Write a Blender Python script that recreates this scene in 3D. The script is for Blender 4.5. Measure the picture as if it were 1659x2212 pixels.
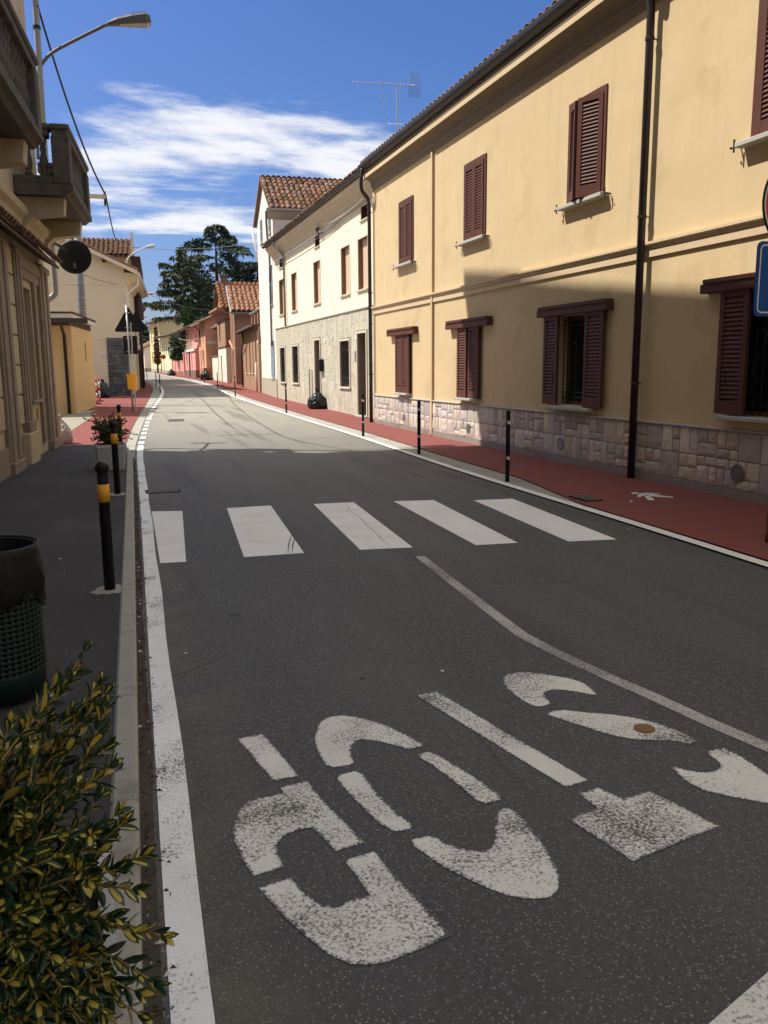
import bpy, math, random
import numpy as np
from mathutils import Vector, Matrix
random.seed(11); rng=np.random.default_rng(5)
for o in list(bpy.data.objects): bpy.data.objects.remove(o)
S=bpy.context.scene; COL=S.collection
R_=math.radians
# ------------------------------------------------------------------ camera
CAMH=1.6; FPX=1794.; IW,IH=1659.,2212.; ROLL=R_(0.45)
PITCH=R_(9.917); YAW=R_(-17.952)
def _basis():
    f=np.array([0,math.cos(PITCH),-math.sin(PITCH)]);r=np.array([1,0,0.]);u=np.cross(r,f)
    c,s=math.cos(ROLL),math.sin(ROLL); R,U=c*r-s*u,s*r+c*u
    cz,sz=math.cos(YAW),math.sin(YAW); Z=np.array([[cz,-sz,0],[sz,cz,0],[0,0,1]])
    return Z@R,Z@U,Z@f
CR,CU,CF=_basis(); CC=np.array([0,0,CAMH])
cam=bpy.data.cameras.new('camera'); camo=bpy.data.objects.new('camera',cam); COL.objects.link(camo)
cam.sensor_fit='VERTICAL'; cam.sensor_height=36; cam.lens=36*FPX/IH; cam.clip_start=.05; cam.clip_end=5000
Mx=Matrix(((CR[0],CU[0],-CF[0],0),(CR[1],CU[1],-CF[1],0),(CR[2],CU[2],-CF[2],CAMH),(0,0,0,1)))
camo.matrix_world=Mx; S.camera=camo
# ------------------------------------------------------------------ light
SUN=Vector((-1,.568,1.58)).normalized()
EL=math.asin(SUN.z); AZ=math.atan2(SUN.x,SUN.y)
SUN_STRENGTH=3.4; SKY_STRENGTH=.15; EXPOSURE=.96
sl=bpy.data.lights.new('sun','SUN'); sl.energy=SUN_STRENGTH; sl.angle=R_(.55); sl.color=(1,.955,.87)
so=bpy.data.objects.new('sun',sl); COL.objects.link(so); so.rotation_euler=SUN.to_track_quat('Z','Y').to_euler(); so.location=(-20,12,40)
W=bpy.data.worlds.new('World'); S.world=W; W.use_nodes=True
nt=W.node_tree; nt.nodes.clear(); NN=nt.nodes.new; LK=nt.links.new
def mth(op,a,b=None,c=None,clamp=False):
    n=NN('ShaderNodeMath'); n.operation=op; n.use_clamp=clamp
    for i,x in enumerate((a,b,c)):
        if x is None: continue
        if isinstance(x,(int,float)): n.inputs[i].default_value=x
        else: LK(x,n.inputs[i])
    return n.outputs[0]
sky=NN('ShaderNodeTexSky'); sky.sky_type='NISHITA'; sky.sun_disc=False; sky.sun_elevation=EL; sky.sun_rotation=AZ
sky.altitude=90; sky.air_density=1.0; sky.dust_density=1.6; sky.ozone_density=3.2
tc=NN('ShaderNodeTexCoord'); sep=NN('ShaderNodeSeparateXYZ'); LK(tc.outputs['Generated'],sep.inputs[0])
el=mth('MAXIMUM',sep.outputs[2],.03)
# clouds live on a high flat deck, so they flatten towards the horizon
dz=mth('ADD',el,.06)
cx=mth('DIVIDE',sep.outputs[0],dz); cy=mth('DIVIDE',sep.outputs[1],dz)
cmb=NN('ShaderNodeCombineXYZ'); LK(cx,cmb.inputs[0]); LK(cy,cmb.inputs[1]); cmb.inputs[2].default_value=3.7
CLOUD_OFF=(0.0,0.0)
mp=NN('ShaderNodeMapping'); LK(cmb.outputs[0],mp.inputs[0]); mp.inputs['Location'].default_value=(CLOUD_OFF[0],CLOUD_OFF[1],0)
mp.inputs['Rotation'].default_value=(0,0,R_(14)); mp.inputs['Scale'].default_value=(.95,1.42,1)
def noise(vec,sc,det,rough,dist=0):
    n=NN('ShaderNodeTexNoise'); LK(vec,n.inputs['Vector']); n.inputs['Scale'].default_value=sc; n.inputs['Detail'].default_value=det
    n.inputs['Roughness'].default_value=rough; n.inputs['Distortion'].default_value=dist; return n.outputs[0]
n1=noise(mp.outputs[0],1.0,9,.58,.2); n2=noise(mp.outputs[0],.22,2,.5)
def smap(v,a,b,c,d):
    n=NN('ShaderNodeMapRange'); n.interpolation_type='SMOOTHSTEP'; LK(v,n.inputs[0])
    for i,x in enumerate((a,b,c,d)): n.inputs[1+i].default_value=x
    return n.outputs[0]
band=mth('MULTIPLY',smap(el,.335,.225,0,1),smap(el,.10,.165,0,1))   # fair-weather cloud lies in a low belt round the whole horizon
n3=noise(mp.outputs[0],2.6,8,.64,.15)
cov=mth('ADD',mth('ADD',mth('MULTIPLY',n1,1.0),mth('MULTIPLY',n2,.42)),mth('MULTIPLY',n3,.40))
high=smap(el,.375,.52,0,1.5)          # overhead cover as at the view's top edge, thickened unseen to fill the shade
cov=mth('ADD',cov,mth('MULTIPLY',mth('SUBTRACT',mth('MAXIMUM',band,high),.62),.30))
CLOUD_T=(.955,1.17)
cl=smap(cov,CLOUD_T[0],CLOUD_T[1],0,1)
cl=mth('MULTIPLY',cl,smap(sep.outputs[2],.02,.12,.25,.92))
hs=NN('ShaderNodeHueSaturation'); LK(sky.outputs[0],hs.inputs['Color']); hs.inputs['Saturation'].default_value=1.22; hs.inputs['Value'].default_value=1.0
mix=NN('ShaderNodeMixRGB'); LK(cl,mix.inputs[0]); tint=NN('ShaderNodeMixRGB'); tint.blend_type='MULTIPLY'; tint.inputs[0].default_value=1; LK(hs.outputs[0],tint.inputs[1]); tint.inputs[2].default_value=(.33,.345,.455,1); LK(tint.outputs[0],mix.inputs[1]); mix.inputs[2].default_value=(3.4,3.42,3.5,1)
bg=NN('ShaderNodeBackground'); LK(mix.outputs[0],bg.inputs[0]); bg.inputs[1].default_value=SKY_STRENGTH
wo=NN('ShaderNodeOutputWorld'); LK(bg.outputs[0],wo.inputs[0])
S.view_settings.view_transform='Standard'; S.view_settings.look='None'; S.view_settings.exposure=EXPOSURE; S.view_settings.gamma=1
S.view_settings.use_curve_mapping=False
S.render.engine='CYCLES'; S.render.resolution_x=768; S.render.resolution_y=1024
S.cycles.max_bounces=6; S.cycles.diffuse_bounces=4; S.cycles.glossy_bounces=3; S.cycles.transparent_max_bounces=6
# ------------------------------------------------------------------ measuring helpers (photo pixel -> point on a real surface)
def ray(p):
    d=(p[0]-IW/2)*CR+(IH/2-p[1])*CU+FPX*CF
    return d/np.linalg.norm(d)
def TZ(y):
    t=y-16
    return 0. if t<0 else .011*t*t/(t+6)
def gz(p,z=0.):
    d=ray(p); t=(z-CAMH)/d[2]; return CC+t*d
def gt(p,dz=0.):
    d=ray(p); fn=lambda t:(CC+t*d)[2]-TZ((CC+t*d)[1])-dz
    lo=0;t=.5
    while fn(t)>0 and t<900: lo=t;t*=1.03
    hi=t
    for _ in range(40):
        m=(lo+hi)/2
        if fn(m)>0: lo=m
        else: hi=m
    return CC+lo*d
def aty(p,Y):
    d=ray(p); return CC+d*(Y/d[1])
def atx(p,X):
    d=ray(p); return CC+d*(X/d[0])
K=.5486
def zone(sc,ox,oy): return lambda x,y:((ox+x/sc)*K,(oy+y/sc)*K)
r1=zone(2.074,0,0); r2=zone(2.2117,0,900); r3=zone(2.765,500,1100); r4=zone(2.0108,950,600); r5=zone(1.8433,1400,500)
r6=zone(1.7955,2100,0); r7=zone(1.7955,2100,1000); r8=zone(2.074,0,1700); rn=zone(2.01,0,800); ra=zone(1.3825,800,2500); rb=zone(1.444,1900,2500)
rf=zone(5.184,540,1180); rh=zone(4.608,820,1100); rz=zone(1.8033,1380,0)
# ------------------------------------------------------------------ materials
MATS={}
class NT:
    def __init__(s,name):
        s.m=bpy.data.materials.new(name); s.m.use_nodes=True; s.t=s.m.node_tree; s.t.nodes.clear()
        s.out=s.n('ShaderNodeOutputMaterial'); s.b=s.n('ShaderNodeBsdfPrincipled'); s.l(s.b.outputs[0],s.out.inputs[0])
        s.pos=s.n('ShaderNodeNewGeometry').outputs['Position']
    def n(s,t): return s.t.nodes.new(t)
    def l(s,a,b): s.t.links.new(a,b)
    def put(s,inp,v):
        if isinstance(v,(int,float)): inp.default_value=v
        elif isinstance(v,(tuple,list)): inp.default_value=tuple(v)+((1,) if len(v)==3 and len(inp.default_value)==4 else ())
        else: s.l(v,inp)
    def noise(s,vec,sc,det=4,rough=.55,dist=0,out=0):
        n=s.n('ShaderNodeTexNoise'); s.l(vec,n.inputs['Vector']); n.inputs['Scale'].default_value=sc; n.inputs['Detail'].default_value=det
        n.inputs['Roughness'].default_value=rough; n.inputs['Distortion'].default_value=dist; return n.outputs[out]
    def vor(s,vec,sc,feat='F1',out='Distance'):
        n=s.n('ShaderNodeTexVoronoi'); n.feature=feat; s.l(vec,n.inputs['Vector']); n.inputs['Scale'].default_value=sc; return n.outputs[out]
    def scale(s,vec,v):
        n=s.n('ShaderNodeVectorMath'); n.operation='MULTIPLY'; s.l(vec,n.inputs[0]); n.inputs[1].default_value=v; return n.outputs[0]
    def map(s,v,a,b,c=0,d=1,smooth=True):
        n=s.n('ShaderNodeMapRange'); n.interpolation_type='SMOOTHSTEP' if smooth else 'LINEAR'; s.l(v,n.inputs[0])
        for i,x in enumerate((a,b,c,d)): n.inputs[1+i].default_value=x
        return n.outputs[0]
    def math(s,op,a,b=0.,clamp=False):
        n=s.n('ShaderNodeMath'); n.operation=op; n.use_clamp=clamp; s.put(n.inputs[0],a); s.put(n.inputs[1],b); return n.outputs[0]
    def mix(s,f,a,b,mode='MIX'):
        n=s.n('ShaderNodeMixRGB'); n.blend_type=mode; s.put(n.inputs[0],f); s.put(n.inputs[1],a); s.put(n.inputs[2],b); return n.outputs[0]
    def bump(s,h,st,dist):
        n=s.n('ShaderNodeBump'); n.inputs['Strength'].default_value=st; n.inputs['Distance'].default_value=dist; s.l(h,n.inputs['Height']); s.l(n.outputs[0],s.b.inputs['Normal'])
    def fin(s,col,rough=.85,spec=.4,metal=0):
        s.put(s.b.inputs['Base Color'],col); s.put(s.b.inputs['Roughness'],rough); s.b.inputs['Specular IOR Level'].default_value=spec; s.b.inputs['Metallic'].default_value=metal
        return s.m
def mul(c,k): return tuple(min(1,x*k) for x in c)
def M(key,col,rough=.85,spec=.35,metal=0,var=.12,vscale=3.,bump=.0,bscale=60.,streak=0.,dirt=None,rand=0.,stretch=(1,1,1)):
    """general surface: mottled colour, optional vertical streaks, blotches of dirt, per-piece variation"""
    if key in MATS: return MATS[key]
    t=NT(key); p=t.scale(t.pos,stretch)
    c=t.mix(t.noise(p,vscale,6,.6),mul(col,1-var),mul(col,1+var))
    if streak:
        sv=t.scale(t.pos,(5,5,.35)); c=t.mix(t.map(t.noise(sv,1.3,5,.6),.52,.75,0,streak),c,mul(col,.55))
    if dirt:
        dcol,amt,dsc=dirt; c=t.mix(t.map(t.noise(t.pos,dsc,7,.62),.53,.68,0,amt),c,dcol)
    if rand:
        oi=t.n('ShaderNodeObjectInfo'); v=t.map(oi.outputs['Random'],0,1,1-rand,1+rand,False)
        h=t.n('ShaderNodeHueSaturation'); t.l(c,h.inputs['Color']); t.l(v,h.inputs['Value']); c=h.outputs[0]
        oi2=t.math('FRACT',t.math('MULTIPLY',oi.outputs['Random'],17.3)); t.put(h.inputs['Saturation'],t.map(oi2,0,1,1-min(.25,rand),1+min(.25,rand),False))
    if bump: t.bump(t.noise(p,bscale,5,.6),bump,.01)
    MATS[key]=t.fin(c,rough,spec,metal); return MATS[key]
def brick_mat(key,c1,c2,mortar,scale=1.,dirt=.3):
    t=NT(key); s=t.n('ShaderNodeSeparateXYZ'); t.l(t.pos,s.inputs[0]); c=t.n('ShaderNodeCombineXYZ')
    t.l(t.math('ADD',s.outputs[0],s.outputs[1]),c.inputs[0]); t.l(s.outputs[2],c.inputs[1])
    b=t.n('ShaderNodeTexBrick'); t.l(c.outputs[0],b.inputs['Vector']); b.inputs['Scale'].default_value=1
    b.inputs['Brick Width'].default_value=.26*scale; b.inputs['Row Height'].default_value=.075*scale; b.inputs['Mortar Size'].default_value=.008*scale
    b.inputs['Color1'].default_value=c1+(1,); b.inputs['Color2'].default_value=c2+(1,); b.inputs['Mortar'].default_value=mortar+(1,)
    col=t.mix(t.map(t.noise(t.pos,1.1,6,.62),.45,.7,0,dirt),b.outputs[0],mul(c1,.55))
    col=t.mix(.55,col,t.mix(t.noise(t.pos,9,4),(.4,.4,.4),(1.0,1.0,1.0)),'MULTIPLY')
    col=t.mix(.0,col,col)
    t.bump(b.outputs['Fac'],-.5,.01); MATS[key]=t.fin(t.mix(1.,col,(1.45,1.45,1.45),'MULTIPLY'),.92,.2); return MATS[key]
def asphalt_color(t):
    p=t.pos
    v=t.n('ShaderNodeTexVoronoi'); t.l(p,v.inputs['Vector']); v.inputs['Scale'].default_value=120
    sp=t.n('ShaderNodeSeparateXYZ'); t.l(v.outputs['Color'],sp.inputs[0])
    base=t.mix(t.noise(p,70,4,.65),(.035,.0355,.036),(.084,.085,.086))
    stone=t.math('MULTIPLY',t.map(sp.outputs[0],.62,.98),t.map(v.outputs['Distance'],.50,.25))
    c=t.mix(t.math('MULTIPLY',stone,.6),base,(.45,.435,.40))
    v2=t.n('ShaderNodeTexVoronoi'); t.l(p,v2.inputs['Vector']); v2.inputs['Scale'].default_value=60
    sp2=t.n('ShaderNodeSeparateXYZ'); t.l(v2.outputs['Color'],sp2.inputs[0])
    c=t.mix(t.math('MULTIPLY',t.math('MULTIPLY',t.map(sp2.outputs[1],.95,.995),t.map(v2.outputs['Distance'],.22,.12)),.55),c,(.58,.56,.5))
    # broad wear: pale dusty lanes and patches
    c=t.mix(t.map(t.noise(t.scale(p,(1,.25,1)),.8,5,.6),.35,.7,0,.45),c,(.113,.112,.107))
    return c,v.outputs['Distance']
def asphalt_full(t):
    c,h=asphalt_color(t)
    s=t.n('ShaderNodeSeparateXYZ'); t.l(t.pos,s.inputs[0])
    old=t.map(s.outputs[1],6,30,0,.72)  # paler down the street: sunlit brightness of the far road put into the colour
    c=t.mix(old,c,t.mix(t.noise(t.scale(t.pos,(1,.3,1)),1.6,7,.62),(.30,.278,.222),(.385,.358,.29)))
    # dust and moss along the left gutter
    g=t.math('SUBTRACT',s.outputs[0],t.math('MULTIPLY',s.outputs[1],.024))
    d=t.math('MULTIPLY',t.map(g,.55,.12),t.map(t.noise(t.pos,3,6,.65),.35,.65))
    c=t.mix(t.math('MULTIPLY',d,.55),c,(.145,.125,.095))
    # tyre marks and oil spots
    tm=t.math('MULTIPLY',t.map(t.noise(t.scale(t.pos,(2.2,.12,1)),1.0,3),.54,.66),.42); c=t.mix(tm,c,(.05,.05,.05))
    sv=t.n('ShaderNodeTexVoronoi'); t.l(t.scale(t.pos,(1,1,0)),sv.inputs['Vector']); sv.inputs['Scale'].default_value=1.1; sc_=t.n('ShaderNodeSeparateXYZ'); t.l(sv.outputs['Color'],sc_.inputs[0])
    spm=t.map(t.math('SUBTRACT',t.math('ADD',sv.outputs['Distance'],t.math('MULTIPLY',t.noise(t.pos,16,3),.05)),t.math('MULTIPLY',sc_.outputs[0],.05)),.05,.025); c=t.mix(t.math('MULTIPLY',t.math('MULTIPLY',spm,t.map(sc_.outputs[1],.45,.5)),.7),c,(.018,.018,.018))
    c=t.mix(t.map(t.noise(t.pos,.55,4,.6),.48,.62,0,.25),c,t.mix(1.,c,(.72,.72,.72),'MULTIPLY'))
    # fine cracks
    cr=t.n('ShaderNodeTexVoronoi'); cr.feature='DISTANCE_TO_EDGE'; cr.inputs['Scale'].default_value=.16
    t.l(t.mix(.06,t.pos,t.noise(t.pos,2.2,5,.65,0,1),'ADD'),cr.inputs['Vector'])
    c=t.mix(t.math('MULTIPLY',t.map(cr.outputs[0],.0022,.0008,0,.6),t.map(t.noise(t.pos,.35,2),.5,.62)),c,(.03,.03,.028))
    return c,h
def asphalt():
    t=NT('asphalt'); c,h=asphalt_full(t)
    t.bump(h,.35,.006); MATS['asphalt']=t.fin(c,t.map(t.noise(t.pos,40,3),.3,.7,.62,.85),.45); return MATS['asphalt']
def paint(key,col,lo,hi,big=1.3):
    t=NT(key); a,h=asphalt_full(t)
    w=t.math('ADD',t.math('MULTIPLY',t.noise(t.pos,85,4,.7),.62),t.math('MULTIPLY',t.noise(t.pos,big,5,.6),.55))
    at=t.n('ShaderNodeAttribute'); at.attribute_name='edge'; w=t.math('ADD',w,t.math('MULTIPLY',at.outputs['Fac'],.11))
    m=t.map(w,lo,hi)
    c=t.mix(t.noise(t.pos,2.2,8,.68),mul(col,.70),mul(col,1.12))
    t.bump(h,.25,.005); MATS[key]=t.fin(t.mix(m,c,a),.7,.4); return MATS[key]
asphalt()
paint('paint_new',(.88,.865,.82),.70,.92,.9); paint('paint_worn',(.80,.78,.72),.565,.72,2.0); paint('paint_edge',(.93,.925,.90),.62,.74,2.4); paint('tyre_black',(.035,.034,.033),.44,.60,3.0); paint('crack_fill',(.05,.048,.044),.58,.75,2.0); paint('paint_faint',(.58,.56,.52),.47,.74,1.2)
def red_mat():
    t=NT('red_asphalt'); n=t.noise(t.pos,150,3,.7); c=t.mix(n,(.125,.036,.030),(.27,.084,.069))
    c=t.mix(t.map(t.noise(t.pos,1.1,6,.6),.4,.72,0,.5),c,(.23,.050,.038))
    c=t.mix(t.map(t.noise(t.pos,5,7,.7),.60,.72,0,.35),c,(.20,.14,.12))
    t.bump(t.noise(t.pos,110,4),.35,.005); MATS['red']=t.fin(c,.85,.3)
red_mat()
def dark_asph():
    t=NT('pavement_asphalt'); c=t.mix(t.noise(t.pos,140,3,.75),(.015,.015,.015),(.052,.05,.049))
    c=t.mix(t.map(t.noise(t.scale(t.pos,(1,.5,1)),1.6,7,.6),.45,.72,0,.5),c,(.075,.07,.064))
    v=t.n('ShaderNodeTexVoronoi'); t.l(t.pos,v.inputs['Vector']); v.inputs['Scale'].default_value=70
    sp=t.n('ShaderNodeSeparateXYZ'); t.l(v.outputs['Color'],sp.inputs[0])
    c=t.mix(t.math('MULTIPLY',t.map(sp.outputs[0],.95,.98),t.map(v.outputs['Distance'],.3,.2)),c,(.3,.29,.27))
    t.bump(t.noise(t.pos,120,4),.4,.006); MATS['dark_asphalt']=t.fin(c,.8,.4)
dark_asph()
M('kerb',(.33,.315,.275),.88,.3,0,.18,9,.3,120,0,((.16,.145,.12),.55,4))
M('band',(.33,.315,.275),.9,.3,0,.2,2.5,.3,90,0,((.17,.15,.12),.5,1.2))
M('soil',(.075,.064,.052),.95,.1,0,.4,14,.6,60)
M('ground',(.30,.27,.20),.95,.1,0,.3,.6,.3,30)
M('gravel',(.29,.26,.205),.95,.2,0,.35,22,.6,40)
M('yellow_plaster',(.605,.458,.262),.9,.25,0,.11,1.7,.16,110,.16,((.50,.37,.205),.6,1.3))
M('tan_trim',(.60,.46,.29),.85,.3,0,.1,4,.1,90)
M('cornice',(.23,.18,.12),.88,.3,0,.16,3,.15,60,.25)
M('cream_plaster',(.84,.75,.56),.92,.2,0,.06,6,.35,55,.22,((.66,.54,.34),.4,.8),0,(1,1,.25))
M('white_plaster',(.80,.75,.63),.92,.2,0,.08,3,.25,60,.25,((.52,.46,.36),.55,.9))
M('grey_plinth',(.42,.38,.29),.92,.2,0,.2,4,.3,60,.2)
M('cornice_cream',(.56,.48,.35),.9,.25,0,.15,3,.2,50,.3,((.38,.31,.22),.5,1.5))
M('shutter_brown',(.108,.042,.030),.6,.18,0,.1,8,.05,80,0,None,.05)
M('shutter_grey',(.25,.29,.35),.7,.3,0,.15,6)
M('pipe_brown',(.035,.022,.02),.42,.5,.1,.2,4)
M('gutter',(.030,.025,.024),.45,.5,.2,.25,3)
M('granite',(.42,.41,.37),.75,.4,0,.25,130)
M('dark_gap',(.008,.008,.008),.9,.1)
M('glass_dark',(.015,.017,.018),.12,.5)
M('iron',(.022,.022,.024),.5,.5,.3)
M('iron_grey',(.12,.12,.12),.5,.5,.4)
M('steel',(.42,.42,.41),.45,.5,.5,.12,8)
M('steel_dark',(.20,.20,.19),.5,.5,.3,.2,6)
M('lamp_dark',(.13,.125,.11),.55,.3,.2,.2,6)
M('foot_stone',(.27,.235,.21),.85,.3,0,.25,12,.2,60,0,((.20,.10,.085),.5,2))
M('lamp_grey',(.33,.33,.31),.5,.4,.2,.15,6)
M('white_paint',(.72,.71,.68),.55,.4,0,.08,8)
M('rough_white',(.70,.66,.58),.85,.2,0,.1,8)
M('tile_terra',(.265,.15,.095),.9,.2,0,.3,3,.3,50,0,((.10,.07,.05),.75,3.0),.40)
M('tile_brown',(.19,.125,.088),.9,.2,0,.35,2,.3,50,0,((.12,.085,.06),.6,2.2),.28)
M('tile_orange',(.44,.225,.13),.9,.2,0,.22,3,.3,50,0,((.30,.15,.09),.4,2),.05)
M('pink_plaster',(.66,.31,.255),.92,.2,0,.07,2,.1,60,.1)
M('orange_plaster',(.68,.36,.235),.92,.2,0,.07,2,.1,60,.1)
M('orange_plinth',(.50,.205,.115),.92,.2,0,.1,3)
M('pale_yellow',(.75,.68,.42),.92,.2,0,.06,2,.1,60,.12)
M('pale_green',(.52,.50,.36),.92,.2,0,.08,2,.1,60,.12)
M('house_yellow',(.76,.63,.33),.92,.2,0,.06,2,.1,60,.1)
M('house_cream',(.70,.62,.42),.92,.2,0,.045,2,.1,70,.06)
M('garage_orange',(.64,.44,.215),.92,.2,0,.06,2,.1,70,.1)
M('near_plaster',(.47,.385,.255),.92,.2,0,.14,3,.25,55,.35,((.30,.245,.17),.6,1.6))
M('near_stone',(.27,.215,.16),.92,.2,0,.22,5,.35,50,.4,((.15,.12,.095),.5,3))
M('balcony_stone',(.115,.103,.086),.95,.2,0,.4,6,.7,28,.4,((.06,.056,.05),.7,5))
M('wood_dark',(.075,.04,.028),.8,.2,0,.25,7,.2,40)
M('wood_brown',(.20,.12,.075),.85,.2,0,.3,6,.2,40,.3)
M('blind',(.68,.50,.36),.85,.2,0,.05,6)
M('marble',(.62,.54,.43),.6,.4,0,.12,5,0,1,.12)
M('black_paint',(.009,.009,.010),.5,.22,0,.3,6)
M('bollard_yellow',(.75,.36,.02),.45,.4,0,.1,9)
M('reflect_red',(.55,.05,.025),.4,.4); M('reflect_white',(.7,.7,.68),.4,.4)
M('box_orange',(.85,.36,.015),.45,.4,0,.05,8)
M('bin_green',(.004,.022,.018),.5,.4,0,.2,8)
M('bag_black',(.010,.010,.012),.34,.4)
M('liner',(.008,.008,.009),.5,.25)
M('bag_clear',(.30,.275,.26),.3,.5,0,.35,9)
M('sign_blue',(.006,.075,.30),.6,.2); M('sign_red',(.5,.02,.03),.4,.5)
M('planter_white',(.50,.50,.47),.75,.3,0,.1,6,.15,90,.15)
M('leaf_green',(.024,.058,.022),.3,.5,0,.35,22); M('leaf_yellow',(.52,.40,.06),.4,.45,0,.25,30); M('twig',(.30,.20,.07),.7,.3,0,.2,20)
M('leaf_mid',(.075,.12,.045),.45,.4,0,.35,6); M('leaf_pale',(.14,.19,.06),.5,.35,0,.3,6)
M('needles',(.048,.076,.056),.65,.25,0,.4,1.2); M('needles_pale',(.085,.105,.055),.65,.25,0,.4,1.2)
M('ivy',(.05,.11,.02),.5,.35,0,.4,4); M('bark',(.085,.065,.048),.95,.15,0,.3,4,.6,20)
M('far_green',(.028,.060,.020),.7,.2,0,.4,1.0)
M('cable',(.045,.045,.048),.6,.3); M('cable_grey',(.16,.16,.17),.6,.3)
M('plastic_green',(.02,.22,.06),.5,.4); M('van_white',(.75,.75,.74),.35,.5)
M('litter',(.6,.57,.5),.8,.2); M('leaf_dry',(.16,.085,.045),.8,.2); M('rust',(.22,.13,.06),.85,.2)
M('facade_slab',(.50,.465,.36),.85,.3,0,.16,3,.25,40,.15,((.40,.36,.27),.5,1.2),.08)
M('stone_a',(.52,.435,.38),.92,.2,0,.17,14,.5,45,0,None,.2); M('stone_b',(.57,.495,.40),.92,.2,0,.16,14,.5,45,0,None,.2)
M('stone_c',(.50,.455,.42),.92,.2,0,.16,14,.5,45,0,None,.2); M('mortar',(.22,.19,.16),.95,.2,0,.1,30)
M('grey_cladding',(.10,.105,.10),.85,.3,0,.3,12,.5,40,0,None,.3)
brick_mat('brick_a',(.33,.165,.10),(.25,.125,.08),(.27,.22,.16)); brick_mat('brick_b',(.38,.21,.125),(.29,.15,.09),(.30,.25,.18)); brick_mat('brick_dark',(.22,.13,.09),(.16,.095,.07),(.20,.165,.125))
def mesh_mat():
    pass
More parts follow.
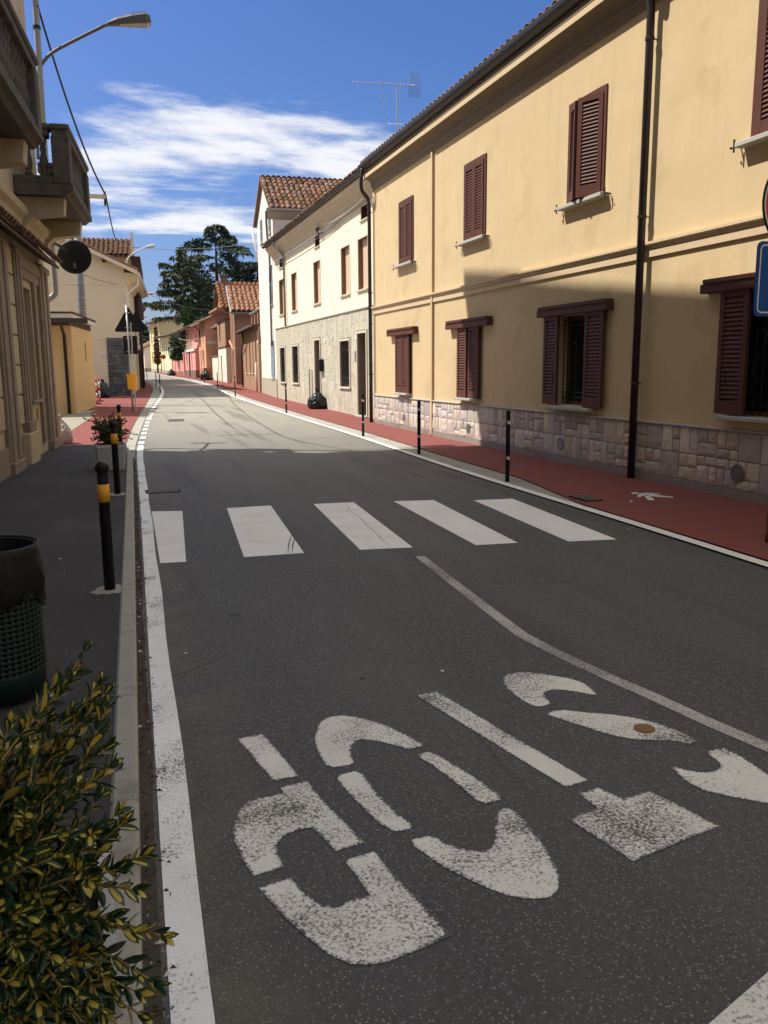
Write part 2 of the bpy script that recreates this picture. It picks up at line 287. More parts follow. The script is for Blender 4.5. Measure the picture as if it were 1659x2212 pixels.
# ------------------------------------------------------------------ mesh builder
class MB:
    def __init__(s): s.v=[]; s.f=[]; s.mi=[]; s.cur=0
    def add(s,vs,fs,mi=None):
        b=len(s.v); s.v+= [tuple(map(float,p)) for p in vs]; s.f+=[tuple(b+i for i in f) for f in fs]; s.mi+=[s.cur if mi is None else mi]*len(fs); return s
    def box(s,x0,x1,y0,y1,z0,z1,mi=None):
        return s.add([(x0,y0,z0),(x1,y0,z0),(x1,y1,z0),(x0,y1,z0),(x0,y0,z1),(x1,y0,z1),(x1,y1,z1),(x0,y1,z1)],
            [(0,3,2,1),(4,5,6,7),(0,1,5,4),(1,2,6,5),(2,3,7,6),(3,0,4,7)],mi)
    def bbox(s,x0,x1,y0,y1,z0,z1,b=.01,mi=None):
        """box with chamfered edges"""
        P=[];F=[]
        for (sx,sy,sz) in [(i,j,k) for k in (0,1) for j in (0,1) for i in (0,1)]:
            x=(x0,x1)[sx];y=(y0,y1)[sy];z=(z0,z1)[sz];dx=b*(1-2*sx);dy=b*(1-2*sy);dz=b*(1-2*sz)
            P+=[(x,y+dy,z+dz),(x+dx,y,z+dz),(x+dx,y+dy,z)]
        c=lambda i,j,k,a:(i+2*j+4*k)*3+a
        F+=[tuple(c(0,j,k,0) for j,k in ((0,0),(0,1),(1,1),(1,0))),tuple(c(1,j,k,0) for j,k in ((0,0),(1,0),(1,1),(0,1)))]
        F+=[tuple(c(i,0,k,1) for i,k in ((0,0),(1,0),(1,1),(0,1))),tuple(c(i,1,k,1) for i,k in ((0,0),(0,1),(1,1),(1,0)))]
        F+=[tuple(c(i,j,0,2) for i,j in ((0,0),(0,1),(1,1),(1,0))),tuple(c(i,j,1,2) for i,j in ((0,0),(1,0),(1,1),(0,1)))]
        for k in (0,1):
            for j in (0,1): F.append((c(0,j,k,1),c(1,j,k,1),c(1,j,k,2),c(0,j,k,2)))
            for i in (0,1): F.append((c(i,0,k,0),c(i,1,k,0),c(i,1,k,2),c(i,0,k,2)))
        for j in (0,1):
            for i in (0,1): F.append((c(i,j,0,0),c(i,j,1,0),c(i,j,1,1),c(i,j,0,1)))
        for k in (0,1):
            for j in (0,1):
                for i in (0,1): F.append((c(i,j,k,0),c(i,j,k,1),c(i,j,k,2)))
        return s.add(P,F,mi)
    def poly(s,pts,mi=None): return s.add(pts,[tuple(range(len(pts)))],mi)
    def prism(s,prof,a0,a1,axis='x',mi=None,caps=True):
        """extrude a 2D profile: axis x -> prof (y,z); y -> (x,z); z -> (x,y)"""
        n=len(prof); P=[]
        for a in (a0,a1):
            for (p,q) in prof: P.append({'x':(a,p,q),'y':(p,a,q),'z':(p,q,a)}[axis])
        F=[(i,(i+1)%n,n+(i+1)%n,n+i) for i in range(n)]
        if caps: F+=[tuple(range(n))[::-1],tuple(range(n,2*n))]
        return s.add(P,F,mi)
    def tube(s,path,r,n=8,caps=True,mi=None):
        P=[Vector(p) for p in path]; rs=r if isinstance(r,(list,tuple)) else [r]*len(P); V=[];F=[]; up=None
        for i,p in enumerate(P):
            d=(P[min(i+1,len(P)-1)]-P[max(i-1,0)]); d=d.normalized() if d.length>1e-9 else Vector((0,0,1))
            if up is None: up=Vector((0,0,1)) if abs(d.z)<.9 else Vector((1,0,0))
            a=d.cross(up).normalized(); b=a.cross(d).normalized(); up=b
            for k in range(n):
                t=2*math.pi*k/n; V.append(p+a*(math.cos(t)*rs[i])+b*(math.sin(t)*rs[i]))
        for i in range(len(P)-1):
            for k in range(n): F.append((i*n+k,i*n+(k+1)%n,(i+1)*n+(k+1)%n,(i+1)*n+k))
        if caps: F+=[tuple(range(n))[::-1],tuple(range((len(P)-1)*n,len(P)*n))]
        return s.add(V,F,mi)
    def lathe(s,prof,n=16,c=(0,0),mi=None,caps=True):
        V=[];F=[]
        for (r,z) in prof:
            for k in range(n): t=2*math.pi*k/n; V.append((c[0]+r*math.cos(t),c[1]+r*math.sin(t),z))
        for i in range(len(prof)-1):
            for k in range(n): F.append((i*n+k,i*n+(k+1)%n,(i+1)*n+(k+1)%n,(i+1)*n+k))
        if caps: F+=[tuple(range(n))[::-1],tuple(range((len(prof)-1)*n,len(prof)*n))]
        return s.add(V,F,mi)
    def mesh(s,name,mats,smooth=False):
        me=bpy.data.meshes.new(name); me.from_pydata(s.v,[],s.f)
        for m in (mats if isinstance(mats,(list,tuple)) else [mats]): me.materials.append(MATS[m] if isinstance(m,str) else m)
        if any(s.mi): me.polygons.foreach_set('material_index',s.mi)
        if smooth: me.polygons.foreach_set('use_smooth',[True]*len(me.polygons))
        me.update(); return me
    def build(s,name,mats,parent=None,smooth=False,loc=None,rot=None,recalc=True):
        me=s.mesh(name,mats,smooth)
        if recalc and len(s.f)<4000:
            import bmesh
            b=bmesh.new(); b.from_mesh(me); bmesh.ops.recalc_face_normals(b,faces=b.faces); b.to_mesh(me); b.free()
        return link(name,me,parent,loc,rot)
def link(name,me,parent=None,loc=None,rot=None,scale=None):
    o=bpy.data.objects.new(name,me); COL.objects.link(o)
    if parent: o.parent=parent
    if loc is not None: o.location=loc
    if rot is not None: o.rotation_euler=rot
    if scale is not None: o.scale=scale
    return o
def tag(o,label=None,cat=None,group=None,kind=None):
    if label: o['label']=label
    if cat: o['category']=cat
    if group: o['group']=group
    if kind: o['kind']=kind
    return o
def thing(name,label,cat,loc=(0,0,0),rz=0,group=None):
    return tag(link(name,None,None,loc,(0,0,rz)),label,cat,group)
def copy_tree(o,parent=None):
    c=o.copy(); COL.objects.link(c); c.parent=parent
    for ch in o.children: copy_tree(ch,c)
    return c
class Fr:
    """facade frame: x runs along the street front (left to right seen from the street), y goes into the house, z up"""
    def __init__(s,A,B,z=None):
        A=np.array(A,float);B=np.array(B,float); s.L=float(np.linalg.norm(B-A)); s.x=(B-A)/s.L; s.y=np.array([-s.x[1],s.x[0]])
        s.z=min(TZ(A[1]),TZ(B[1])) if z is None else z
        s.O=A; s.rz=math.atan2(s.x[1],s.x[0]); s.loc=(A[0],A[1],s.z)
    def px(s,p,b=0.):
        """photo point on the plane y=b of this front -> (x along, z up)"""
        d=ray(p); n=s.y; t=(n@(s.O+s.y*b-CC[:2]))/(n@d[:2]); q=CC+t*d
        return float(s.x@(q[:2]-s.O)),float(q[2]-s.z)
    def pxx(s,p,a=0.):
        """photo point on the end plane x=a -> (y into, z up)"""
        d=ray(p); n=s.x; t=(n@(s.O+s.x*a-CC[:2]))/(n@d[:2]); q=CC+t*d
        return float(s.y@(q[:2]-s.O)),float(q[2]-s.z)
    def rect(s,x0,y0,x1,y1,zn,b=0.):
        """zone rectangle -> opening (x0,x1,z0,z1), averaging the two upright edges"""
        tl=s.px(zn(x0,y0),b); br=s.px(zn(x1,y1),b); bl=s.px(zn(x0,y1),b)
        return (min(tl[0],br[0]),max(tl[0],br[0]),bl[1],tl[1])
    def w(s,x,y,z): q=s.O+s.x*x+s.y*y; return Vector((q[0],q[1],s.z+z))
    def root(s,name,label,cat,group=None): return thing(name,label,cat,s.loc,s.rz,group)
def wall(mb,x0,x1,z0,z1,ops,y=0.,depth=.25,mi=0,rmi=None):
    """front panel with openings and their reveals"""
    rmi=mi if rmi is None else rmi
    xs=sorted({x0,x1,*[v for o in ops for v in o[:2] if x0<v<x1]}); zs=sorted({z0,z1,*[v for o in ops for v in o[2:4] if z0<v<z1]})
    for i in range(len(xs)-1):
        for j in range(len(zs)-1):
            cx=(xs[i]+xs[i+1])/2;cz=(zs[j]+zs[j+1])/2
            if any(o[0]<cx<o[1] and o[2]<cz<o[3] for o in ops): continue
            mb.add([(xs[i],y,zs[j]),(xs[i+1],y,zs[j]),(xs[i+1],y,zs[j+1]),(xs[i],y,zs[j+1])],[(0,1,2,3)],mi)
    for o in ops:
        a,b,c,d=o[:4]; e=y+depth
        mb.add([(a,y,c),(a,y,d),(a,e,d),(a,e,c)],[(0,1,2,3)],rmi); mb.add([(b,y,c),(b,e,c),(b,e,d),(b,y,d)],[(0,1,2,3)],rmi)
        mb.add([(a,y,d),(b,y,d),(b,e,d),(a,e,d)],[(0,1,2,3)],rmi); mb.add([(a,y,c),(a,e,c),(b,e,c),(b,y,c)],[(0,1,2,3)],rmi)
def shell(mb,x0,x1,z0,z1,D,mi=0):
    """side and back walls and a lid behind a front panel"""
    mb.add([(x0,0,z0),(x0,0,z1),(x0,D,z1),(x0,D,z0)],[(0,1,2,3)],mi); mb.add([(x1,0,z0),(x1,D,z0),(x1,D,z1),(x1,0,z1)],[(0,1,2,3)],mi)
    mb.add([(x0,D,z0),(x0,D,z1),(x1,D,z1),(x1,D,z0)],[(0,1,2,3)],mi)
def curve_pts(pts,n=8):
    """smooth a coarse path (Catmull-Rom)"""
    P=[Vector(p) for p in pts]; out=[]
    for i in range(len(P)-1):
        a=P[max(i-1,0)];b=P[i];c=P[i+1];d=P[min(i+2,len(P)-1)]
        for k in range(n):
            t=k/n; out.append(.5*((2*b)+(c-a)*t+(2*a-5*b+4*c-d)*t*t+(3*b-a-3*c+d)*t**3))
    out.append(P[-1]); return out
def sag(a,b,s,n=14):
    a=Vector(a);b=Vector(b); return [a.lerp(b,i/n)-Vector((0,0,s*4*(i/n)*(1-i/n))) for i in range(n+1)]
# ================================================================== SETTING
def interp(tab,y): return float(np.interp(y,[t[0] for t in tab],[t[1] for t in tab]))
EDGE_R=[(-20,4.6),(0,4.72),(5.2,4.92),(8,5.0),(11,5.02),(14.6,5.2),(18.4,5.4),(28,5.45),(40,5.62),(50,6.1),(59,6.5),(73,6.66),(90,5.98),(123,4.7),(160,1.5),(220,-6)]
EDGE_L=[(-20,-.42),(3.1,.13),(9.66,.29),(17.25,.46),(24.7,.91),(33,1.48),(41,2.2),(48,2.74),(56,3.1),(67,3.38),(77,3.2),(88,2.88),(123,1.2),(160,-2),(220,-9.5)]
KERB=[(-20,-.52),(3.1,.01),(9.6,.165),(15.6,.30)]
RED_L=[(15.6,.1),(18,.2),(24.1,.53),(31.1,1.03),(41,1.72),(52.7,2.45),(62.2,2.75),(76,2.45),(90,2.1),(123,.5),(160,-2.6),(220,-10)]
def sm(tab,y): # smoothed edge
    return sum(interp(tab,y+d) for d in (-2,-1,0,1,2))/5
def ys(a,b):
    out=[];y=a
    while y<b-.01:
        out.append(y); y+=max(.5,min(3,(abs(y)+4)*.06))
    out.append(b); return out
def strip(fl,fr,y0,y1,dz,name,mat,parent=None,nx=1,crown=0):
    m=MB(); Y=ys(y0,y1); n=nx+1
    for y in Y:
        a,b=fl(y),fr(y)
        for i in range(n):
            t=i/nx; m.v.append((a+(b-a)*t,y,TZ(y)+dz))
    for j in range(len(Y)-1):
        for i in range(nx): m.f.append((j*n+i,j*n+i+1,(j+1)*n+i+1,(j+1)*n+i)); m.mi.append(0)
    return m.build(name,mat,parent,recalc=False)
# ground to the horizon
gm=MB(); GY=[-400,-60,-20,0,10,16,20,25,30,36,44,54,66,80,100,130,170,230,320,500,900,1800]; GX=[-1500,-400,-120,-40,-15,0,15,40,120,400,1500]
for y in GY:
    for x in GX: gm.v.append((x,y,TZ(min(y,240))-.03))
for j in range(len(GY)-1):
    for i in range(len(GX)-1): a=j*len(GX)+i; gm.f.append((a,a+1,a+1+len(GX),a+len(GX))); gm.mi.append(0)
tag(gm.build('ground','ground',recalc=False),kind='structure')
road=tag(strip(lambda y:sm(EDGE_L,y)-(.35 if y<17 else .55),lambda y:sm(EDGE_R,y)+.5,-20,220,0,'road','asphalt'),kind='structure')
# right-hand pavement: red asphalt, level with the road, with a pale gutter band from the crossing onwards
def bandw(y): return float(np.interp(y,[8.2,10.5,200],[0,.36,.40]))
tag(strip(lambda y:sm(EDGE_R,y)+.07+bandw(y),lambda y:max(9.5,sm(EDGE_R,y)+3),-20,220,.03,'pavement','red'),kind='structure')
tag(strip(lambda y:sm(EDGE_R,y)+.05,lambda y:sm(EDGE_R,y)+.09+bandw(y),8.2,220,.016,'gutter_slab','band'),kind='structure')
# left-hand pavement: raised dark asphalt, then red at street level
fx=lambda y:-1.1+.08*(y-18)
tag(strip(lambda y:fx(y)-1.2,lambda y:interp(KERB,y)-.085,-20,17.75,.10,'footpath','dark_asphalt'),kind='structure')
lp=tag(strip(lambda y:-7,lambda y:sm(RED_L,y),17.75,220,.028,'pavement','red'),kind='structure')
tag(strip(lambda y:-9,lambda y:-1.35+.075*(y-18),17.8,29.6,.034,'gravel_patch','gravel'),kind='structure')
tag(strip(lambda y:sm(RED_L,y)-.02,lambda y:sm(EDGE_L,y)-.10,15.6,220,.014,'gutter_slab','band'),kind='structure')
# kerb stones (1 m lengths)
kr=tag(link('kerb',None,None,(0,0,0)),kind='structure')
y=-4.
while y<15.55:
    y1=min(y+.98,15.6); xa,xb=interp(KERB,y),interp(KERB,y1); a=math.atan2(xb-xa,y1-y); L=math.hypot(xb-xa,y1-y)
    m=MB(); m.bbox(-.095,0,0,L-.008,-.05,.112,.012); m.build('kerb_stone','kerb',kr,loc=(xa,y,random.uniform(-.003,.003)),rot=(0,0,-a)); y+=.98
# gutter dirt strip of leaves / grit against the kerb
gd=MB()
for i in range(900):
    y=1.2+ (random.random()**1.6)*14; x=interp(KERB,y)+random.betavariate(1.2,3)*.10+.004; s=random.uniform(.004,.014); a=random.random()*6.3
    q=[(x+math.cos(a)*s,y+math.sin(a)*s,.006),(x-math.sin(a)*s*.4,y+math.cos(a)*s*.4,.012+random.random()*.006),(x-math.cos(a)*s,y-math.sin(a)*s,.006)]
    gd.add(q,[(0,1,2)],random.choice((0,0,0,1,1,2)))
tag(gd.build('gutter_litter',['soil','leaf_dry','litter'],recalc=False),'loose grit and dry leaf crumbs lying along the kerb','litter',kind='stuff')
strip(lambda y:interp(KERB,y)-.005,lambda y:interp(KERB,y)+.048+.012*math.sin(y*3.1)*math.sin(y*1.3),-4,15.6,.0012,'gutter_dirt','soil',road)
# ---------------------------------------------------------------- road markings
PZ=.0022
def chaikin(P,n):
    for _ in range(n):
        Q=[]
        for a,b in zip(P,P[1:]+P[:1]): Q+=[(a[0]*.8+b[0]*.2,a[1]*.8+b[1]*.2),(a[0]*.2+b[0]*.8,a[1]*.2+b[1]*.8)]
        P=Q
    return P
def mark(name,pls,mat,z=PZ,sm_=0):
    m=MB()
    for pl in pls:
        pl=chaikin(list(pl),sm_)
        pts=[gt(p) for p in pl]
        m.poly([(p[0],p[1],p[2]+z) for p in pts])
    o=m.build(name,mat,road,recalc=False)
    me=o.data; me.calc_loop_triangles()
    import bmesh
    b=bmesh.new(); b.from_mesh(me); ly=b.verts.layers.float.new('edge')
    for v in b.verts: v[ly]=1.
    nv=set(b.verts); th=.014 if mat!='paint_new' else .010
    bmesh.ops.inset_individual(b,faces=b.faces[:],thickness=th,use_even_offset=(sm_==0))
    for v in b.verts:
        if v not in nv: v[ly]=0.
    bmesh.ops.triangulate(b,faces=b.faces,ngon_method='EAR_CLIP'); 
    for f in b.faces:
        f.normal_update()
        if f.normal.z<0: f.normal_flip()
    b.to_mesh(me); b.free(); return o
for q in ([(327.5,1105),(394,1104),(402,1214),(346,1217)],[(490,1098),(585,1092),(657,1195),(527,1204)],[(677,1089),(764,1085),(892,1183),(778,1188)],
          [(850,1083),(937,1080.5),(1119,1173),(1028,1178)],[(1023,1081),(1107,1077.5),(1332,1165.5),(1228,1170)]):
    mark('crosswalk_stripe',[q],'paint_new')
# edge lines
strip(lambda y:sm(EDGE_L,y)-.055,lambda y:sm(EDGE_L,y)+.055+.006*math.sin(y*2.3),-10,18.2,PZ,'edge_line','paint_edge',road)
y=18.6
while y<26: strip(lambda y:sm(EDGE_L,y)-.06,lambda y:sm(EDGE_L,y)+.06,y,y+.55,PZ,'line_dash','paint_new',road); y+=1.25
strip(lambda y:sm(EDGE_L,y)-.07,lambda y:sm(EDGE_L,y)+.07,26.3,30.2,PZ,'edge_line','paint_new',road)
y=31.
while y<39: strip(lambda y:sm(EDGE_L,y)-.07,lambda y:sm(EDGE_L,y)+.07,y,y+.85,PZ,'line_dash','paint_new',road); y+=1.8
strip(lambda y:sm(EDGE_L,y)-.08,lambda y:sm(EDGE_L,y)+.08,40,200,PZ,'edge_line','paint_new',road)
strip(lambda y:sm(EDGE_R,y)-.06,lambda y:sm(EDGE_R,y)+.062+.005*math.sin(y*1.9),-10,200,.0185,'edge_line','paint_new',road)
cl_pts=[(907,1202),(963,1246),(1020,1290),(1075,1332),(1126,1371),(1185,1402),(1247,1432),(1330,1470),(1400,1500),(1530,1560),(1659,1615),(1900,1712)]
cw=[gt(p) for p in cl_pts]; m=MB()
for i,p in enumerate(cw):
    d=cw[min(i+1,len(cw)-1)]-cw[max(i-1,0)]; n=np.array([-d[1],d[0],0])/np.hypot(d[0],d[1])*.042
    m.v+=[tuple(p+n+(0,0,PZ)),tuple(p-n+(0,0,PZ))]
for i in range(len(cw)-1): m.f.append((2*i,2*i+1,2*i+3,2*i+2)); m.mi.append(0)
m.build('centre_line','paint_faint',road)
A=lambda l:[ra(*p) for p in l]; B=lambda l:[rb(*p) for p in l]
mark('letter',[A([(185,568),(325,540),(420,650),(520,770),(385,797),(290,690)]),
  A([(418,833),(565,797),(640,890),(878,1133),(722,1180),(595,1052),(520,1065),(440,1095),(405,1135),(402,1190),(440,1265),(275,1317),(210,1220),(165,1110),(160,1040),(185,960),(240,905),(330,885),(435,865)]),
  A([(303,1378),(475,1325),(560,1420),(640,1470),(715,1482),(800,1450),(905,1420),(850,1340),(770,1230),(930,1180),(1050,1320),(1200,1480),(1352,1640),(1150,1730),(1000,1785),(900,1800),(800,1795),(680,1740),(560,1650),(430,1530)])],'paint_worn')['label']='worn white letter P painted upside down'
mark('letter',[A([(680,728),(625,640),(605,560),(630,480),(690,445),(780,440),(900,460),(1040,510),(1190,590),(1205,605),(1120,628),(1010,595),(900,572),(840,575),(805,605),(805,660),(825,705)]),
  A([(720,770),(850,738),(930,845),(1040,960),(1155,1050),(1050,1080),(960,1030),(850,925),(770,840)]),A([(1155,658),(1240,630),(1450,760),(1648,893),(1515,930),(1350,790),(1250,715)]),
  A([(1110,1125),(1235,1090),(1330,1140),(1420,1167),(1530,1175)])+B([(40,1210),(75,1160),(65,1060),(95,990),(160,985),(250,1060),(330,1170),(390,1260),(430,1350),(440,1430),(400,1490),(320,1505),(200,1500),(100,1470),(0,1430)])+A([(1500,1360),(1300,1265)])],'paint_worn',sm_=1)['label']='worn white letter O painted upside down'
mark('letter',[A([(1150,330),(1270,308)])+B([(600,828),(475,868)]),B([(550,905),(655,870),(800,935),(950,885),(1345,1090),(860,1295),(480,1050),(645,985)])],'paint_worn')['label']='worn white letter T painted upside down'
mark('letter',[B([(305,415),(200,360),(130,300),(108,260),(130,225),(220,208),(330,220),(480,245),(580,275),(668,350),(560,330),(430,310),(370,320),(345,340),(395,393)]),
  B([(350,450),(440,425),(560,440),(760,455),(950,490),(1120,545),(1230,600),(1190,630),(1080,605),(860,600),(700,565),(500,500)]),
  B([(1050,740),(1140,765),(1240,785),(1320,780),(1360,750),(1340,720),(1265,670),(1360,635),(1450,680),(1623,795),(1750,880),(1790,930),(1720,970),(1620,962),(1450,930),(1260,890),(1150,830)])],'paint_worn',sm_=2)['label']='worn white letter S painted upside down'
q=[gt(p) for p in ((1532,2212),(1659,2101))]; d=(q[1]-q[0]); d/=np.linalg.norm(d); n=np.array([d[1],-d[0],0])
m=MB(); a=q[0]-d*.5; b=q[0]+d*2.6; m.poly([tuple(a+(0,0,PZ)),tuple(a+n*.5+(0,0,PZ)),tuple(b+n*.5+(0,0,PZ)),tuple(b+(0,0,PZ))]); m.build('stop_line','paint_worn',road)
# small ground details: survey cap, drain slots, footprint sign on the red pavement
c=gt(rb(920,537)); m=MB(); m.lathe([(.046,0),(.046,.006),(.0,.008)],20,(0,0),caps=False)
m.build('survey_cap','rust',road,loc=(c[0],c[1],PZ-.001))
def drain(p,w,l,name='drain_grate',dz=.012,a=0):
    c=gt(p); m=MB(); m.box(-w/2,w/2,-l/2,l/2,-.01,0,0)
    for i in range(8):
        t=-l/2+(i+.5)*l/8; m.box(-w/2+.02,w/2-.02,t-l*.022,t+l*.022,.0,.007,1)
    return m.build(name,['dark_gap','steel_dark'],road,loc=(c[0],c[1],c[2]+dz),rot=(0,0,a))
drain(r8(1330,487),.44,.30,dz=.006); drain(r7(365,1748),.22,.42,dz=.04); 
def gmark(pls,z,name,mat,parent):
    m=MB()
    for pl in pls:
        pts=[gt(p,z) for p in pl]; m.poly([tuple(p) for p in pts])
    return m.build(name,mat,parent)
rp=[o for o in bpy.data.objects if o.name=='pavement'][0]
hd=[( (718+27*math.cos(t)),(1691+6.5*math.sin(t))) for t in np.linspace(0,2*math.pi,13)[:-1]]
gmark([[r7(*p) for p in hd],*[[r7(*p) for p in q] for q in ([(731,1716),(748,1693),(800,1688),(812,1700),(772,1707),(757,1720)],[(795,1688),(893,1694),(897,1699),(813,1699)],[(812,1696),(850,1700),(988,1717),(989,1724),(862,1716),(812,1709)],[(779,1706),(822,1707),(858,1738),(850,1742),(812,1740)])],[r7(*p) for p in [(680,1746),(702,1743),(698,1752),(679,1752)]]],.035,'pedestrian_symbol','reflect_white',rp)
for k in range(46): # litter specks and gum on the surfaces
    y=random.uniform(2,16); x=random.uniform(-1.2,6.6); s=random.uniform(.008,.02)
    if x<.3 and x>-.2: continue
    z=.103 if x<0 else (.034 if x>5.2 else .004)
    m=MB(); pts=[(x+s*random.uniform(.6,1.2)*math.cos(t),y+s*random.uniform(.6,1.2)*math.sin(t),z) for t in (0,1.2,2.5,3.8,5.1)]
    m.poly(pts); m.build('speck',random.choice(('litter','litter','leaf_dry','rust')),road)
def polyline(name,pts,w,mat,z=PZ,dz=0):
    P=[gt(p,dz) for p in pts]; m=MB()
    for i,p in enumerate(P):
        d=P[min(i+1,len(P)-1)]-P[max(i-1,0)]; n=np.array([-d[1],d[0],0])/np.hypot(d[0],d[1])*w*.5*(1 if 0<i<len(P)-1 else .4)
        m.v+=[tuple(p+n+(0,0,z)),tuple(p-n+(0,0,z))]
    for i in range(len(P)-1): m.f.append((2*i,2*i+1,2*i+3,2*i+2)); m.mi.append(0)
    return m.build(name,mat,road)
for o_ in (0,14,30): polyline('tyre_mark',[(668+o_,990),(705+o_,1016),(750+o_,1048),(800+o_,1083)],.05,'tyre_black')
polyline('tyre_mark',[(590,1010),(640,1042),(690,1075)],.03,'tyre_black')
for o_ in (0,9): polyline('tyre_mark',[(632+o_,1150),(624+o_,1175),(622+o_,1196)],.012,'tyre_black',PZ+.0012)
polyline('crack',[r3(*p) for p in ((700,1200),(760,1262),(822,1308),(872,1362),(955,1450),(1040,1522),(1100,1570),(1172,1628))],.045,'crack_fill')
polyline('crack',[r3(*p) for p in ((540,1458),(700,1452),(960,1446))],.06,'crack_fill'); polyline('crack',[r3(*p) for p in ((395,1290),(700,1300),(1230,1318))],.07,'crack_fill')
rc=random.Random(2); x,y=742,1088; cp=[]
while y<1184: cp.append((x+rc.uniform(-4,4),y)); y+=7; x+=7.6
polyline('crack',cp,.005,'tyre_black',PZ+.0012)
mark('repair_patch',[[r3(460,1522),r3(622,1518),r3(626,1548),r3(440,1552)]],'crack_fill')
# pale manhole patch and trench repair across the sunlit stretch
# ================================================================== SHARED HOUSE PARTS
unit=MB(); unit.box(0,1,0,1,0,1)
def slat_mesh(mat):
    m=MB(); # tilted louvre blade of unit width
    m.add([(0,-.012,-.020),(1,-.012,-.020),(1,.012,.016),(0,.012,.016),(0,-.018,-.014),(1,-.018,-.014),(1,.006,.022),(0,.006,.022)],[(0,1,5,4),(4,5,6,7),(3,7,6,2),(0,3,2,1),(0,4,7,3),(1,2,6,5)])
    return m.mesh('slat',mat)
SLAT={k:slat_mesh(k) for k in ('shutter_brown','shutter_grey')}
def shutter(parent,x0,x1,y,z0,z1,mat='shutter_brown',n=22,t=.045,rz=0.,hinge=0,fr=.075,slats=True,bot=.16,mid=False):
    """one louvred leaf standing proud of plane y (towards the street), hinged at x0 (hinge=0) or x1"""
    w=x1-x0; m=MB(); f=min(fr,w*.2); ox=0 if hinge==0 else -w
    m.box(ox,ox+f,-t,0,0,z1-z0); m.box(ox+w-f,ox+w,-t,0,0,z1-z0); m.box(ox+f,ox+w-f,-t+.002,-.002,z1-z0-f,z1-z0); m.box(ox+f,ox+w-f,-t+.002,-.002,0,bot)
    if mid: m.box(ox+f,ox+w-f,-t+.003,-.003,(z1-z0)*.5-.03,(z1-z0)*.5+.03)
    m.box(ox+f,ox+w-f,-.010,-.006,bot,z1-z0-f)
    o=m.build('shutter',mat,parent,loc=(x0 if hinge==0 else x1,y,z0),rot=(0,0,rz))
    if slats:
        a=bot+.02; b=z1-z0-f-.02
        for i in range(n):
            link('slat',SLAT[mat],o,(ox+f,-t*.52,a+(i+.5)*(b-a)/n),None,(w-2*f,1.0,(b-a)/n/.040))
    return o
def pipe(parent,path,r=.05,mat='pipe_brown',clamps=(),name='downpipe',n=10):
    m=MB(); m.tube(path,r,n)
    o=m.build(name,mat,parent,True)
    for c in clamps:
        k=MB(); k.lathe([(r*1.22,-.018),(r*1.22,.018)],n,(0,0)); k.box(-.008,.008,0,r+.09,-.006,.006); k.build('pipe_clamp',mat,parent,loc=c)
    return o
def tile_mesh(mat,w=.2,l=.42,up=True,n=5):
    """half-round clay tile lying along +y (down slope = -y), tapered; convex up"""
    m=MB(); P=[]
    for (yy,k) in ((0,1.0),(l,.82)):
        for rr,dzz in ((1,0),(.86,0)):
            for i in range(n+1):
                t=math.pi*i/n; r=w/2*k*rr; P.append((-r*math.cos(t),yy,r*math.sin(t)*.8+(0.018 if yy==0 else 0)))
    N=n+1; F=[]
    for i in range(n):
        F.append((i,i+1,2*N+i+1,2*N+i)); F.append((N+i,3*N+i,3*N+i+1,N+i+1)); F.append((i,N+i,N+i+1,i+1))
    m.add(P,F); return m
TILE={k:tile_mesh(k).mesh('roof_tile',k,True) for k in ('tile_terra','tile_brown','tile_orange')}
def tiled_slope(parent,o,ex,ey,W,Ln,mat,pw=.2,pl=.33,parts=0,skew=0.,jit=.012,maxparts=300,slab=True):
    """clay tiles on a sloped rectangle: o low corner (local), ex unit along eave, ey unit up the slope; skew shears rows"""
    o=Vector(o);ex=Vector(ex).normalized();ey=Vector(ey).normalized();ez=ex.cross(ey).normalized()
    if ez.z<0: o=o+ex*W; ex=-ex; ez=-ez; skew=-skew
    nc=max(2,int(W/pw)); nr=max(2,int(Ln/pl)); pw=W/nc; pl=Ln/nr; k=0; st=MB(); src=tile_mesh(mat,pw*.98,pl*1.3,n=4)
    me=None
    if parts: me=tile_mesh(mat,pw*.98,pl*1.3,n=4).mesh('roof_tile',mat,True)
    rot=Matrix((ex,ey,ez)).transposed()
    if slab:
        s=MB(); p=[o-ez*.03,o+ex*W-ez*.03,o+ex*W+ey*Ln+ex*skew*Ln-ez*.03,o+ey*Ln+ex*skew*Ln-ez*.03]
        s.add([*p,*[q-ez*.05 for q in p]],[(0,1,2,3),(7,6,5,4),(0,4,5,1),(1,5,6,2),(2,6,7,3),(3,7,4,0)]); s.build('roof_deck','tile_brown',parent)
    for j in range(nr):
        for i in range(nc):
            q=o+ex*((i+.5)*pw+skew*j*pl+random.uniform(-jit,jit))+ey*(j*pl+random.uniform(-jit,jit))+ez*random.uniform(0,.012)
            a=random.uniform(-.05,.05); r=rot@Matrix.Rotation(a,3,'Z')
            if parts and k<maxparts:
                ob=link('roof_tile',me,parent,q); ob.rotation_euler=r.to_euler(); k+=1
            else: st.add([q+r@Vector(v) for v in src.v],src.f)
    if st.v:
        ob=st.build('roof_tile_field',mat,parent,True,recalc=False); ob['kind']='stuff'
def gutter(parent,x0,x1,y,z,r=.07,mat='gutter'):
    m=MB(); pr=[(y+r*math.cos(t),z+r*math.sin(t)) for t in np.linspace(math.pi,2*math.pi,9)]; pr2=[(y+r*.86*math.cos(t),z+r*.86*math.sin(t)) for t in np.linspace(2*math.pi,math.pi,9)]
    m.prism(pr+pr2,x0,x1,'x'); m.build('gutter',mat,parent,False)
